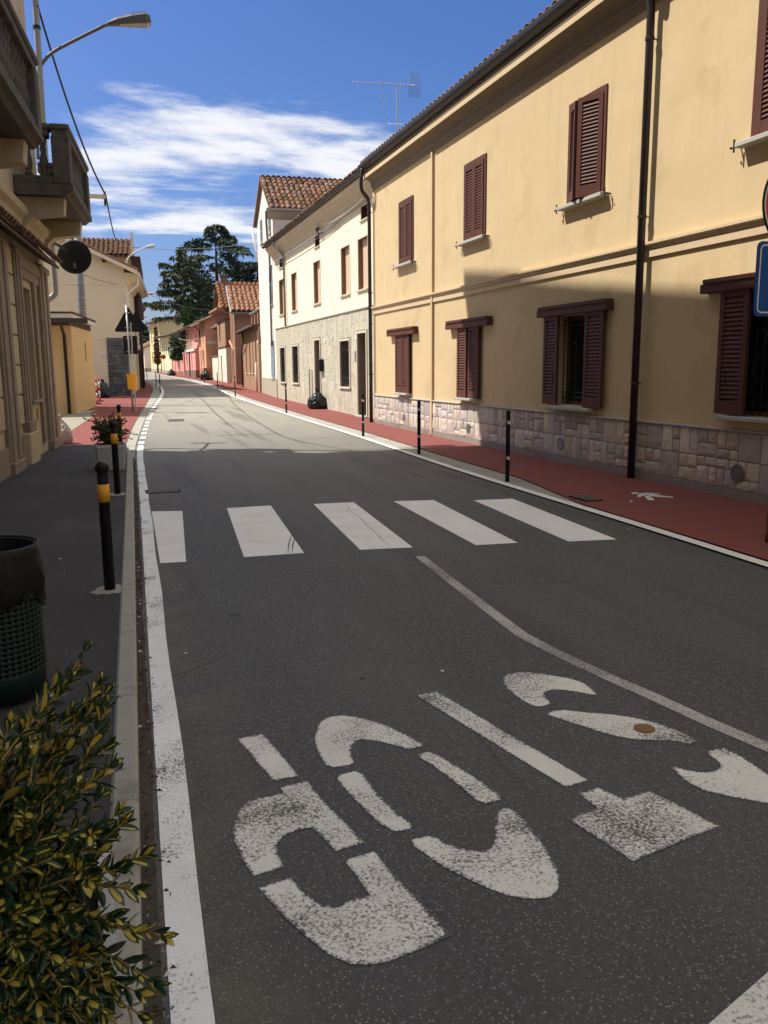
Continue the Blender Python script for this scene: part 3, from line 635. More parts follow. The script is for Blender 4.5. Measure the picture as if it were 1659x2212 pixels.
def pane(parent,o,y,mat='glass_dark',name='window',frame='wood_brown',fw=.05,mull=True):
    a,b,c,d=o[:4]; m=MB(); f=min(fw,(b-a)*.12)
    m.box(a,a+f,y-.03,y+.03,c,d); m.box(b-f,b,y-.03,y+.03,c,d); m.box(a+f,b-f,y-.029,y+.029,d-f,d); m.box(a+f,b-f,y-.029,y+.029,c,c+f)
    if mull: m.box((a+b)/2-f*.5,(a+b)/2+f*.5,y-.028,y+.028,c+f,d-f)
    w=m.build(name,frame,parent); g=MB(); g.box(a+f*.5,b-f*.5,y-.004,y+.004,c+f*.5,d-f*.5); g.build('pane',mat,w); return w
def sill(parent,o,mat='granite',ov=.08,pr=.13,t=.05,y=0):
    m=MB(); m.bbox(o[0]-ov,o[1]+ov,y-pr,y+.05,o[2]-t,o[2],.006); return m.build('sill',mat,parent)
# ================================================================== YELLOW HOUSE (right)
f=Fr((7.0,22.4),(7.0,-4.0),0.); YH=f.root('yellow_house','long two-storey ochre plaster house with brown louvred shutters along red pavement','house')
H=6.62; m=MB()
lx=lambda Y:22.4-Y
G3=(lx(12.30),lx(11.12),.97,2.38); G4=(lx(8.22),lx(7.04),1.0,2.42); UW=[(lx(y+.515),lx(y-.515),4.06,5.55) for y in (19.68,15.66,11.60,7.60,3.6)]
GW=[(lx(20.2),lx(19.4),.97,2.36),(lx(16.2),lx(15.4),.97,2.38),G3,G4]
wall(m,0,f.L,0,H,UW+GW,0,.22); shell(m,0,f.L,0,H,9)
m.build('wall','yellow_plaster',YH)
for i,o in enumerate(UW):
    fm=MB(); fw=.075; a,b,c,d=o; fm.box(a-.005,a+fw,-.022,.12,c,d); fm.box(b-fw,b+.005,-.022,.12,c,d); fm.box(a+fw,b-fw,-.0215,.12,d-fw,d+.005); fm.build('window_frame','shutter_brown',YH)
    pane(YH,(a+fw,b-fw,c,d-fw),.2)
    mid=(a+b)/2; rz0,rz1=(0,0)
    if i==2: rz0,rz1=(-.37,.40)
    shutter(YH,a+fw,mid-.004,.005,c+.012,d-fw-.008,rz=rz0,hinge=0); shutter(YH,mid+.004,b-fw,.005,c+.012,d-fw-.008,rz=rz1,hinge=1)
    s=sill(YH,(a-.02,b+.02,c,d),'granite',.10,.14,.055)
    for e,xx in ((-1,a-.17),(1,b+.17)):
        k=MB(); k.tube([(xx,.0,c-.03),(xx,-.10,c-.03)],.011,6); k.tube([(xx,-.10,c-.09),(xx,-.10,c+.05)],.012,6); k.tube([(xx-.05*e*-1,-.105,c-.035),(xx+.03*e,-.105,c-.035)],.014,6); k.build('shutter_catch','iron',YH)
def beam(x0,x1,z0,z1):
    m=MB(); m.bbox(x0,x1,-.13,0.002,z0,z1-.03,.006); m.box(x0+.07,x1-.02,-.15,.001,z1-.03,z1+.02); m.build('sliding_rail','shutter_brown',YH)
for (xa,xb,s0,s1) in ((lx(20.89),lx(18.85),lx(20.32),lx(19.31)),(lx(16.87),lx(14.78),lx(16.32),lx(15.26))):
    beam(xa,xb,2.37,2.52); mid=(s0+s1)/2; g=.012 if s0<4 else .05
    shutter(YH,s0,mid-g,-.045,.96,2.38,n=22); shutter(YH,mid+g,s1,-.045,.96,2.38,n=22); sill(YH,(s0+.02,s1-.02,.955,1),'granite',0,.16,.045)
beam(lx(12.82),lx(10.72),2.39,2.53); shutter(YH,lx(12.63),lx(12.18),-.045,.97,2.40,n=22); shutter(YH,lx(11.36),lx(10.86),-.045,.96,2.40,n=22); sill(YH,(G3[0],G3[1],.95,1),'granite',.03,.16,.05)
beam(lx(8.70),lx(6.6),2.44,2.58); shutter(YH,lx(8.37),lx(7.90),-.045,1.02,2.45,n=22); shutter(YH,lx(7.2),lx(6.7),-.045,1.02,2.45,n=22); sill(YH,(G4[0],G4[1],1.0,1),'granite',.03,.16,.05)
for o in GW: pane(YH,o,.2)
for o in (G3,G4): # wrought iron window guards
    m=MB(); a,b,c,d=o; n=9
    for i in range(n+1): x=a+.03+(b-a-.06)*i/n; m.tube([(x,.10,c),(x,.10,d)],.008,6)
    for z in (c+.12,c+.20,d-.15,d-.07): m.tube([(a,.10,z),(b,.10,z)],.009,6)
    for i in (2,5):
        x=a+.03+(b-a-.06)*(i+.5)/n; pts=[(x+.10*math.sin(t)*(1 if i==2 else -1),.095,(c+d)/2+.28*math.cos(t*.5)) for t in np.linspace(0,6.28,18)]; m.tube(pts,.009,6)
    m.build('window_guard','iron',YH)
    k=MB(); k.box(a-.02,a+.0,-.09,-.05,c+.35,c+.52); k.build('handle','iron',YH)
# string course, corner strip, cornice
m=MB(); m.prism([(0,3.02),(-.035,3.02),(-.035,3.10),(-.02,3.115),(-.045,3.13),(-.045,3.16),(-.085,3.18),(-.085,3.215),(0,3.235)],.02,f.L,'x'); m.build('string_course','tan_trim',YH)
m=MB(); m.box(lx(17.93),lx(17.85),-.055,.01,.06,6.2); m.build('expansion_strip','yellow_plaster',YH)
m=MB(); m.prism([(0.01,6.24),(-.025,6.24),(-.025,6.34),(-.05,6.37),(-.05,6.44),(-.08,6.49),(-.12,6.515),(-.25,6.53),(-.25,6.615),(-.225,6.62),(-.225,6.64),(-.24,6.645),(-.24,6.66),(-.215,6.665),(-.215,6.74),(0.01,6.74)],0.,lx(17.9),'x'); m.build('cornice','cornice',YH)
m=MB(); m.prism([(0.01,6.21),(-.035,6.21),(-.035,6.31),(-.06,6.34),(-.06,6.42),(-.09,6.47),(-.13,6.495),(-.262,6.51),(-.262,6.60),(-.237,6.605),(-.237,6.625),(-.255,6.63),(-.255,6.648),(-.225,6.652),(-.225,6.74),(0.01,6.74)],lx(17.88),f.L,'x'); m.build('cornice','cornice',YH)
for (fa,fb,fd,fz) in ((0.,lx(17.9),0,0),(lx(17.88),f.L,.012,-.015)):
    k=MB(); k.box(fa+.001,fb-.001,-.256-fd,-.2-fd,6.532+fz,6.618+fz); k.build('fascia','tan_trim',YH)
gutter(YH,-.1,f.L,-.235,6.885,.145)
k=MB(); k.box(.0,f.L,-.2,.01,6.742,6.76); k.build('eave_board','gutter',YH)
m=MB(); m.prism([(-.30,6.90),(-.1,6.77),(0.2,6.77),(9.2,9.5),(9.2,9.62),(-.32,6.955)],-.05,f.L,'x'); m.build('roof','tile_brown',YH)
mt=tile_mesh('tile_brown',.22,.4,n=4)
mm=tile_mesh('tile_brown',.22,.45,n=4).mesh('eave_tile','tile_brown',True)
for i in range(118): link('eave_tile',mm,YH,(.06+i*.222,-.30,6.885+random.uniform(0,.012)),(R_(16),0,random.uniform(-.04,.04)))
# plinth: granite foot, stone facing laid as random ashlar, capping
m=MB(); m.box(.02,f.L,-.035,.02,0,.135); m.build('plinth_foot','foot_stone',YH)
m=MB(); m.bbox(.02,f.L,-.05,.02,.815,.84,.004); m.build('plinth_cap','granite',YH)
m=MB(); m.box(.02,f.L,-.012,.01,.135,.815); m.build('plinth_bed','mortar',YH)
SV=[]
for k in range(9):
    mb=MB(); g=4; P=[]
    for j in range(g+1):
        for i in range(g+1):
            u,v=i/g,j/g; edge=(i in (0,g)) or (j in (0,g))
            P.append((u+ (0 if edge else random.uniform(-.08,.08)),-(.62 if edge else random.uniform(.85,1.10)),v+(0 if edge else random.uniform(-.08,.08))))
    F=[(j*(g+1)+i,j*(g+1)+i+1,(j+1)*(g+1)+i+1,(j+1)*(g+1)+i) for j in range(g) for i in range(g)]
    b=len(P); P+=[(0,0,0),(1,0,0),(1,0,1),(0,0,1)]; gg=g+1
    F+=[tuple([b,b+1]+[i for i in range(g,-1,-1)]),tuple([b+1,b+2]+[i*gg+g for i in range(g,-1,-1)]),tuple([b+2,b+3]+[g*gg+i for i in range(0,g+1)]),tuple([b+3,b]+[i*gg for i in range(0,g+1)])]
    mb.add(P,F); SV.append(mb.mesh('stone',('stone_a','stone_b','stone_c')[k%3]))
def ashlar(parent,x0,x1,z0,z1,meshes,cell,depth=.03,gap=.014,y=0,name='stone',limit=300,skip=()):
    nx=max(1,round((x1-x0)/cell)); nz=max(1,round((z1-z0)/cell)); cw=(x1-x0)/nx; ch=(z1-z0)/nz; out=[]
    for j in range(nz):
        for i in range(nx):
            X=x0+i*cw; Z=z0+j*ch; r=random.random()
            if r<.2: cells=[(0,0,1,1)]
            elif r<.45: s=random.choice((.4,.6)); cells=[(0,0,s,1),(s,0,1,.5),(s,.5,1,1)]
            elif r<.65: s=random.choice((.35,.5,.65)); cells=[(0,0,1,s),(0,s,.5,1),(.5,s,1,1)]
            elif r<.85: s=random.choice((.4,.6)); t=random.choice((.35,.65)); cells=[(0,0,s,t),(s,0,1,t),(0,t,1-s,1),(1-s,t,1,1)]
            else: cells=[(0,0,.55,1),(.55,0,1,1)]
            for c in cells: out.append((X+c[0]*cw,X+c[2]*cw,Z+c[1]*ch,Z+c[3]*ch))
    out=[o for o in out if not any(o[0]<s[1] and o[1]>s[0] and o[2]<s[3] and o[3]>s[2] for s in skip)]
    out.sort(key=lambda o:-o[0])
    for k,o in enumerate(out):
        link(name,random.choice(meshes),parent,(o[0]+gap/2,y,o[2]+gap/2),None,(o[1]-o[0]-gap,depth*random.uniform(.8,1.25),o[3]-o[2]-gap))
    return len(out)
STOP_X=lx(4.4)
ashlar(YH,.03,STOP_X,.137,.813,SV,.36)
for (Y,r) in ((19.8,.10),(15.81,.10),(12.08,.105),(7.97,.11)):
    m=MB(); m.lathe([(r,.02),(r,.038),(r*.88,.042),(r*.86,.034),(0.001,.034)],20)
    for i in range(7): z=-r*.7+i*r*.233; hw=math.sqrt(max(0,(r*.82)**2-z*z)); m.box(-hw,hw,z-.006,z+.006,.034,.041)
    m.build('vent_grille','steel_dark',YH,loc=(lx(Y),0,.33),rot=(R_(90),0,0))
px_=lx(9.98)
pipe(YH,curve_pts([(px_,-.31,6.76),(px_,-.33,6.62),(px_,-.30,6.47),(px_,-.15,6.30),(px_,-.105,6.1)],5)+[(px_,-.105,.0)],.052,clamps=[(px_,-.105,z) for z in (5.75,3.55,1.35)])
pipe(YH,curve_pts([(.1,-.30,6.78),(.1,-.34,6.5),(.02,-.30,6.25),(-.02,-.12,6.05),(-.02,-.09,5.8)],5)+[(-.02,-.09,.03)],.05,clamps=[(-.02,-.09,z) for z in (5.7,3.6,1.4)])
m=MB(); m.tube([(.16,-.02,6.1),(.16,-.02,.9)],.012,6); m.build('cable_duct','tan_trim',YH)
# rooftop aerial
p0=aty(rz(330,900),20.); p0=atx(rz(330,915),9.2)
X=9.2; base=atx(rz(330,915),X); top=atx(rz(330,640),X); e0=atx(rz(10,580),X); e1=atx(rz(462,605),X)
an=thing('television_aerial','thin yagi television aerial on a mast above the ochre house roof','aerial',(base[0],base[1],base[2]-.9))
off=np.array(an.location); rel=lambda p:Vector(np.array(p)-off)
m=MB(); m.tube([(0,0,0),rel(top)+Vector((0,0,.06))],.018,7); m.build('mast','steel',an)
m=MB(); m.tube([rel(e0),rel(e1)],.012,6); m.build('boom','steel',an)
bd=(Vector(e1-e0)).normalized(); cr=Vector((bd.y,-bd.x,0)).normalized()
for i in range(19):
    t=(i/18)**.88; c=rel(e0).lerp(rel(e1),t*.93); m=MB(); L=.075; m.tube([c-cr*L,c+cr*L],.006,5); m.lathe([(.016,-.016),(.016,.016)],6,(0,0)); 
    o=MB(); o.tube([c-cr*L,c+cr*L],.007,5); o.box(c.x-.013,c.x+.013,c.y-.013,c.y+.013,c.z-.022,c.z+.022); o.build('director','iron_grey',an)
br=MB(); a=rel(e0).lerp(rel(e1),.53); b=rel(e0).lerp(rel(e1),.84); t0=rel(top); br.tube([a,Vector((a.x,a.y,t0.z+.01)),t0,Vector((b.x,b.y,t0.z-.02)),b],.009,6); br.build('bracket','steel',an)
rf_=MB(); c=rel(e1)
for sgn in (1,-1):
    tip=c+(-bd*.16+Vector((0,0,.34*sgn)))
    for k in range(-3,4): rf_.tube([c+cr*.06*k,tip+cr*.06*k],.004,4)
    for q in np.linspace(.1,1,6): rf_.tube([c.lerp(tip,q)-cr*.18,c.lerp(tip,q)+cr*.18],.004,4)
rf_.build('reflector','iron_grey',an)
lo=rel(atx(rz(330,880),X)); a=rel(atx(rz(262,878),X)); b=rel(atx(rz(375,882),X)); k=MB(); k.tube([a,b],.01,6); k.tube([rel(atx(rz(300,830),X)),a,rel(atx(rz(242,930),X))],.006,5); k.build('lower_boom','steel',an)
# ================================================================== CREAM HOUSE with slab-faced ground floor
f=Fr((7.29,38.25),(7.31,22.46)); CH=f.root('cream_house','cream plaster house with slab-faced ground floor between ochre house and white gabled house','house')
UP=[(a,a+1.05,3.84,5.32) for a in (1.0,3.62,7.55,11.38,13.32)]; AT=[(a,a+.72,5.80,6.20) for a in (1.25,7.88,13.69)]
GR=[(.92,2.0,.94,2.42),(3.55,4.68,.94,2.42),(11.15,12.3,.93,2.40)]; DR=[(7.55,8.38,.06,2.54),(13.22,14.15,.10,2.57)]
m=MB(); wall(m,0,f.L,3.3,6.5,UP+AT,0,.30); shell(m,0,f.L,3.3,6.5,8)
m.build('wall','cream_plaster',CH)
m=MB(); wall(m,0,f.L,0,3.3,GR+DR,.012,.30,0,0); shell(m,0,f.L,0,3.3,8); m.build('lower_wall','mortar',CH)
for o in UP:
    k=MB(); k.box(o[0]+.02,o[1]-.02,.165,.18,o[2],o[3]); n=26
    b=k.build('roller_blind','blind',CH)
    for i in range(n): z=o[2]+(o[3]-o[2])*i/n; s=MB(); s.box(o[0]+.03,o[1]-.03,.148,.166,z+.006,z+(o[3]-o[2])/n-.004); s.build('blind_slat','blind',b)
    k=MB(); k.box(o[0]-.001,o[0]+.02,.03,.17,o[2],o[3]); k.box(o[1]-.02,o[1]+.001,.03,.17,o[2],o[3]); k.box(o[0]+.02,o[1]-.02,.03,.17,o[3]-.02,o[3]+.001); k.build('window_jamb','wood_brown',CH)
    k=MB(); k.box(o[1],o[1]+.07,-.012,.02,o[2],o[3]+.04); k.build('window_trim','marble',CH)
    sill(CH,o,'marble',.06,.06,.05)
for o in AT:
    k=MB(); k.box(o[0]+.01,o[1]-.01,.26,.27,o[2],o[3]); k.box(o[0]-.001,o[0]+.015,.02,.26,o[2],o[3]); k.box(o[0],o[1],.02,.26,o[3]-.015,o[3]+.001); k.build('vent_grille','wood_dark',CH); sill(CH,o,'marble',.05,.05,.04)
def grille(o,par,y=.06):
    m=MB(); a,b,c,d=o; n=8
    for i in range(n+1): x=a+.04+(b-a-.08)*i/n; m.tube([(x,y,c+.02),(x,y,d-.02)],.011,5)
    for z in (c+.06,c+.30,d-.30,d-.06): m.tube([(a+.02,y,z),(b-.02,y,z)],.012,5)
    for zc in (c+.18,d-.18):
        for i in range(4):
            x=a+.14+(b-a-.28)*i/3; m.tube([(x+.085*math.cos(t),y-.005,zc+.085*math.sin(t)) for t in np.linspace(0,6.28,10)],.010,5)
    m.build('window_guard','iron',par)
for o in GR:
    pane(CH,o,.2); grille(o,CH)
    k=MB(); a,b,c,d=o; k.box(a-.07,a,-.03,.02,c-.05,d+.07); k.box(b,b+.07,-.03,.02,c-.05,d+.07); k.box(a,b,-.03,.02,d,d+.07); k.box(a-.1,b+.1,-.06,.02,c-.06,c); k.build('window_trim','marble',CH)
for o in DR:
    k=MB(); a,b,c,d=o; k.box(a-.06,a,-.035,.02,c,d+.07); k.box(b,b+.07,-.035,.02,c,d+.07); k.box(a,b,-.035,.02,d,d+.07); k.build('door_trim','marble',CH)
    k=MB(); k.box(a,b,.26,.30,c,d); dd=k.build('door','wood_dark',CH)
    for (u0,u1,w0,w1) in ((.12,.46,.1,.45),(.54,.88,.1,.45),(.12,.46,.52,.92),(.54,.88,.52,.92)):
        k=MB(); k.bbox(a+(b-a)*u0,a+(b-a)*u1,.24,.265,c+(d-c)*w0,c+(d-c)*w1,.008); k.build('door_panel','wood_dark',dd)
    k=MB(); k.tube([(b-.12,.2,c+1.05),(b-.12,.24,c+1.05)],.02,8); k.build('handle','iron_grey',dd)
    k=MB(); k.bbox(a-.1,b+.1,-.12,.1,c-.12,c,.01); k.build('door_step','granite',CH)
# individual facing slabs, upright, in uneven courses
slabs=[]; x=.02
SLB=[]
for k in range(5):
    mb=MB(); mb.bbox(0,1,-1,0,0,1,.0); SLB=SLB
sb=MB(); sb.add([(0,-1,0),(1,-1,0),(1,-1,1),(0,-1,1),(-.0,0,0),(1,0,0),(1,0,1),(0,0,1)],[(0,1,2,3),(4,0,3,7),(1,5,6,2),(3,2,6,7),(4,5,1,0)]); SLABM=sb.mesh('facing_slab','facade_slab')
blk=[(o[0]-.09,o[1]+.09,o[2]-.08,o[3]+.09) for o in GR+DR]
while x<f.L-.05:
    w=random.choice((.16,.22,.22,.3,.36)); w=min(w,f.L-.02-x); z=.02-random.random()*.3
    while z<3.27:
        h=random.choice((.28,.4,.52,.62)); slabs.append([x,x+w,max(.02,z),min(3.27,z+h)]); z+=h
    x+=w
fin=[]
for s in slabs:
    segs=[s]
    for b in blk:
        new=[]
        for q in segs:
            if q[0]<b[1] and q[1]>b[0] and q[2]<b[3] and q[3]>b[2]:
                if q[3]>b[3]: new.append([q[0],q[1],max(q[2],b[3]),q[3]])
                if q[2]<b[2]: new.append([q[0],q[1],q[2],min(q[3],b[2])])
                if q[0]<b[0]: new.append([q[0],b[0],max(q[2],b[2]),min(q[3],b[3])])
                if q[1]>b[1]: new.append([b[1],q[1],max(q[2],b[2]),min(q[3],b[3])])
            else: new.append(q)
        segs=new
    fin+=segs
fin=[s for s in fin if s[1]-s[0]>.05 and s[3]-s[2]>.05]; fin.sort(key=lambda s:-s[0])
rest=MB()
for i,s in enumerate(fin):
    g=.005; dep=random.uniform(.008,.015)
    if i<300: link('facing_slab',SLABM,CH,(s[0]+g,.012,s[2]+g),None,(s[1]-s[0]-2*g,dep,s[3]-s[2]-2*g))
    else: rest.box(s[0]+g,s[1]-g,.012-dep,.012,s[2]+g,s[3]-g)
if rest.v: rest.build('facing_slab_field','facade_slab',CH)['kind']='stuff'
m=MB(); m.prism([(0,3.27),(-.03,3.27),(-.045,3.30),(-.03,3.35),(0,3.36)],0,f.L,'x'); m.build('ledge','marble',CH)
m=MB(); m.prism([(0.02,6.28),(-.03,6.28),(-.05,6.36),(-.10,6.40),(-.12,6.46),(-.20,6.50),(-.22,6.58),(-.30,6.61),(-.32,6.68),(-.37,6.72),(-.37,6.78),(0.02,6.78)],0,f.L,'x'); m.build('cornice','cornice_cream',CH)
gutter(CH,-.02,f.L-.05,-.45,6.85,.075)
m=MB(); m.prism([(-.44,6.84),(-.3,6.79),(0.2,6.79),(4.2,8.2),(8.2,6.8),(8.2,6.95),(4.2,8.32),(-.46,6.9)],0,f.L,'x'); m.build('roof','tile_brown',CH)
tiled_slope(CH,(0,-.46,6.90),(1,0,0),(0,.946,.324),f.L,1.2,'tile_brown',.2,.36,slab=False)
pa=f.px(r4(360,760),-.1); 
pipe(CH,curve_pts([(2.35,-.45,6.80),(2.35,-.43,6.6),(2.55,-.2,6.35),(2.6,-.08,6.15)],5)+[(2.6,-.08,3.3)],.045,'steel_dark',clamps=[(2.6,-.08,z) for z in (5.9,4.6)])
k=MB(); k.bbox(8.48,8.86,-.16,0,1.42,1.85,.015); k.box(8.52,8.82,-.165,-.16,1.74,1.77,); k.build('letterbox','black_paint',CH)
k=MB(); k.box(6.72,7.05,-.03,0,.10,1.50); k.build('meter_door','grey_plinth',CH); k=MB(); k.box(6.62,6.70,-.04,0,.05,1.50); k.build('meter_duct','iron',CH)
k=MB(); k.box(12.9,13.02,-.03,0,1.75,2.05); k.build('intercom','steel',CH)
for (x,z) in ((9.05,2.42),(10.0,2.50),(12.95,2.4)):
    k=MB(); k.box(x,x+.16,-.02,0,z,z+.12); k.build('number_plate','white_paint',CH)
for (z,s,x1) in ((6.22,.05,f.L),(6.12,.09,11.5)):
    k=MB(); k.tube(sag((.6,-.09,z-.1),(x1,-.09,z),s),.014,5); k.build('wall_cable','cable_grey',CH)
k=MB(); k.tube(sag((10.3,-.12,6.25),(14.4,-.12,6.32),.06),.028,6); k.build('cable_duct','rough_white',CH)
for (x) in (8.9,): 
    k=MB()
    for t in range(3): k.tube([(x+t*.14,0,6.15),(x+t*.14,-.18,6.12),(x+t*.14,-.18,6.24)],.012,5); k.lathe([(.03,6.22),(.045,6.26),(.03,6.33)],8,(x+t*.14,-.18))
    k.build('insulator','iron',CH)
# ================================================================== WHITE GABLED HOUSE
f=Fr((7.72,44.85),(7.29,38.26)); WH=f.root('white_gabled_house','tall white house with gable to the street, grey shutters and clay tile roof','house')
L=f.L; zr,zl,xa,za=8.35,8.75,3.4,10.25
m=MB()
wops=[(4.75,5.95,.92,2.65),(5.1,5.95,4.28,6.02),(5.3,5.95,7.46,8.2),(1.75,2.5,7.5,8.6)]
wall(m,0,L,0,8.35,[wops[0],wops[1],wops[2]],0,.2)
m.poly([(0,0,8.35),(L,0,8.35),(xa,0,za),(0,0,zl)])
m.add([(0,0,0),(0,7.5,0),(0,7.5,zl),(0,0,zl)],[(0,1,2,3)]); m.add([(L,0,0),(L,7.5,0),(L,7.5,zr),(L,0,zr)],[(0,1,2,3)]); m.poly([(0,7.5,0),(L,7.5,0),(L,7.5,zr),(xa,7.5,za),(0,7.5,zl)])
m.build('wall','white_plaster',WH)
m=MB(); m.box(0,L-.02,-.03,0,0,.9); m.build('plinth','grey_plinth',WH)
for o in wops[:3]: pane(WH,o,.15)
for o in wops:
    mid=(o[0]+o[1])/2; shutter(WH,o[0],mid-.005,-.004,o[2],o[3],'shutter_grey',14,.04,fr=.06,bot=.1,mid=True); shutter(WH,mid+.005,o[1],-.004,o[2],o[3],'shutter_grey',14,.04,fr=.06,bot=.1,mid=True)
    k=MB(); k.box(o[0]-.05,o[1]+.05,-.07,0,o[2]-.06,o[2]-.01); k.tube([(o[0]-.25,-.02,o[2]-.03),(o[0]-.02,-.06,o[2]-.03)],.012,5); k.build('sill','grey_plinth',WH)
# roof: near slope carries single tiles, far slope a joined field
sl=Vector((xa-(L+.35),0,za-(zr-.12))); n=sl.normalized()
tiled_slope(WH,(L+.35,7.6,zr-.12+.06),(0,-1,0),(n.x,0,n.z),7.75,sl.length+.02,'tile_terra',.25,.42,parts=1,jit=.02)
sl2=Vector((xa+.35,0,za-(zl-.12))); n2=sl2.normalized()
tiled_slope(WH,(-.35,-.15,zl-.12+.06),(0,1,0),(n2.x,0,n2.z),7.75,sl2.length+.02,'tile_terra',.25,.42)
m=MB()
for i in range(20): m.tube([(xa,-.18+i*.4,za+.08),(xa,-.18+i*.4+.43,za+.075)],[.10,.085],8)
m.build('ridge_tiles','tile_terra',WH,True)
m=MB(); m.add([(L+.35,-.17,zr-.14),(xa,-.17,za+.0),(-.35,-.17,zl-.14),(-.35,-.17,zl-.0),(xa,-.17,za+.12),(L+.35,-.17,zr+.0),(L+.35,-.11,zr-.14),(xa,-.11,za+.0),(-.35,-.11,zl-.14),(-.35,-.11,zl-.0),(xa,-.11,za+.12),(L+.35,-.11,zr+.0)],[(0,1,4,5),(1,2,3,4),(6,11,10,7),(7,10,9,8),(0,6,7,1),(1,7,8,2),(0,5,11,6),(2,8,9,3)]); m.build('barge_board','tile_terra',WH)
m=MB(); m.prism([(L,zr-.45),(L+.05,zr-.2),(L+.38,zr-.1),(L+.40,zr-.02),(L+.30,zr-.02)],-.3,7.5,'y'); m.build('eave_gutter','steel',WH)
pipe(WH,curve_pts([(L+.3,-.32,8.2),(L-.1,-.25,7.3),(L-.55,-.12,6.4),(L-1.0,-.08,5.4),(L-1.0,-.08,5.2)],4)+[(L-1.0,-.08,2.4)],.05,'steel_dark')
pipe(WH,[(.1,-.3,8.5),(.35,-.12,7.4),(.4,-.08,6.9)],.045,'rough_white')
# ================================================================== LOW BRICK WORKSHOP with row of piers
f=Fr((8.35,57.0),(7.6,44.9)); BW=f.root('brick_workshop','low brick workshop with narrow upright openings and brick piers above its gutter','workshop')
ops=[(a,a+w,1.05,z) for a,w,z in ((4.6,.5,2.6),(7.0,.55,2.8),(8.8,.35,2.75),(10.4,.55,2.8),(12.0,.0,2.8)) if w>0]
m=MB(); wall(m,2.6,f.L,0,3.5,ops,0,.25); shell(m,2.6,f.L,0,3.5,6); m.build('wall','brick_b',BW)
for o in ops:
    k=MB(); k.box(*o[:2],.22,.24,*o[2:]); k.build('blind_panel','dark_gap',BW); sill(BW,o,'rough_white',.08,.06,.07)
m=MB(); m.box(11.7,12.1,-.015,0,2.65,3.25); m.build('plaster_patch','cream_plaster',BW)
m=MB(); m.prism([(-.38,3.50),(-.36,3.44),(0,3.5),(6,4.0),(6,4.06),(-.38,3.58)],2.4,f.L,'x'); m.build('roof','wood_dark',BW)
gutter(BW,2.3,f.L+.05,-.42,3.56,.08,'steel')
for x in (3.3,5.2,7.0,8.6,10.1,11.4):
    m=MB(); m.box(x-.22,x+.22,.55,.95,3.5,4.62); o=m.build('brick_pier','brick_a',BW); k=MB(); k.bbox(x-.3,x+.3,.47,1.03,4.62,4.76,.02); k.build('pier_cap','grey_plinth',o)
m=MB(); m.box(2.9,f.L,.95,1.2,3.5,4.3); m.build('parapet_wall','brick_dark',BW)
pipe(BW,[(6.2,-.38,3.5),(5.6,-.2,3.0),(3.3,-.1,2.4),(2.9,-.1,2.35),(2.9,-.1,.05)],.05,'pipe_brown'); pipe(BW,[(11.0,-.05,1.6),(11.0,-.05,0)],.05,'rough_white')
# ================================================================== BRICK HOUSE, orange roof
f=Fr((8.75,64.0),(8.42,59.4)); BO=f.root('orange_roofed_brick_house','brick house with bright orange ribbed tile roof behind the brick workshop','house'); L=f.L
ops=[(.9,1.35,3.0,5.0),(2.4,2.9,3.0,5.0),(.8,1.4,.3,2.4),(2.3,2.9,.3,2.4)]
m=MB(); wall(m,0,L,0,5.1,ops,0,.2); shell(m,0,L,0,5.1,9); xr=.9; zt=7.0
m.poly([(0,0,5.1),(L,0,5.1),(xr,0,zt),(0,0,6.6)]); m.poly([(0,9,5.1),(L,9,5.1),(xr,9,zt),(0,9,6.6)]); m.poly([(0,0,5.1),(0,9,5.1),(0,9,6.6),(0,0,6.6)]); m.build('wall','brick_a',BO)
for o in ops: k=MB(); k.box(*o[:2],.15,.18,*o[2:]); k.build('blind_panel','brick_dark',BO)
sl=Vector((xr-(L+.35),0,zt-4.98)).normalized(); Ls=math.hypot(xr-L-.35,zt-4.98)
tiled_slope(BO,(L+.35,8.9,5.03),(0,-1,0),(sl.x,0,sl.z),9.1,Ls,'tile_orange',.33,.55,parts=1,jit=.01)
m=MB(); m.box(xr-.1,xr+.12,-.2,9,zt+.02,zt+.2); m.build('ridge_strip','sign_red' if False else 'orange_plinth',BO)
m=MB(); m.poly([(xr,-.2,zt+.1),(0,-.2,6.7),(0,9,6.7),(xr,9,zt+.1)]); m.build('back_slope','tile_brown',BO)
m=MB(); m.box(L+.28,L+.46,-.2,9,4.84,4.98); m.build('gutter','steel_dark',BO)
m=MB(); m.tube([(L+.4,-.24,4.95),(xr+.05,-.24,zt+.05)],.06,6); m.build('verge_flashing','steel',BO)
pipe(BO,[(L-.4,-.35,3.05),(L+.1,-.2,2.55),(L+1.5,-.1,2.45)],.05,'orange_plaster')
# ================================================================== BRICK TOWER HOUSE
f=Fr((8.50,69.75),(8.46,64.65)); BT=f.root('brick_tower_house','narrow brick house with plastered foot and steep brown tile roof','house'); L=f.L
m=MB(); wall(m,0,L,0,2.75,[(1.6,2.3,.0,2.1)],0,.15); shell(m,0,L,0,2.75,8); m.build('lower_wall','white_plaster',BT)
m=MB(); wall(m,0,L,2.75,5.6,[(1.2,1.9,3.2,4.7)],0,.15); shell(m,0,L,2.75,5.6,8); m.poly([(0,0,5.6),(L,0,5.6),(L*.5,0,7.55)]); m.poly([(0,8,5.6),(L,8,5.6),(L*.5,8,7.55)]); m.build('wall','brick_b',BT)
k=MB(); k.box(1.2,1.9,.1,.12,3.2,4.7); k.build('blind_panel','leaf_mid',BT); k=MB(); k.box(1.6,2.3,.1,.12,0,2.1); k.build('door','wood_brown',BT)
for z in (2.75,4.75): k=MB(); k.box(-.05,L+.06,-.07,.02,z-.05,z+.06); k.box(L-.0,L+.06,.02,8,z-.05,z+.06); k.build('string_course','brick_dark',BT)
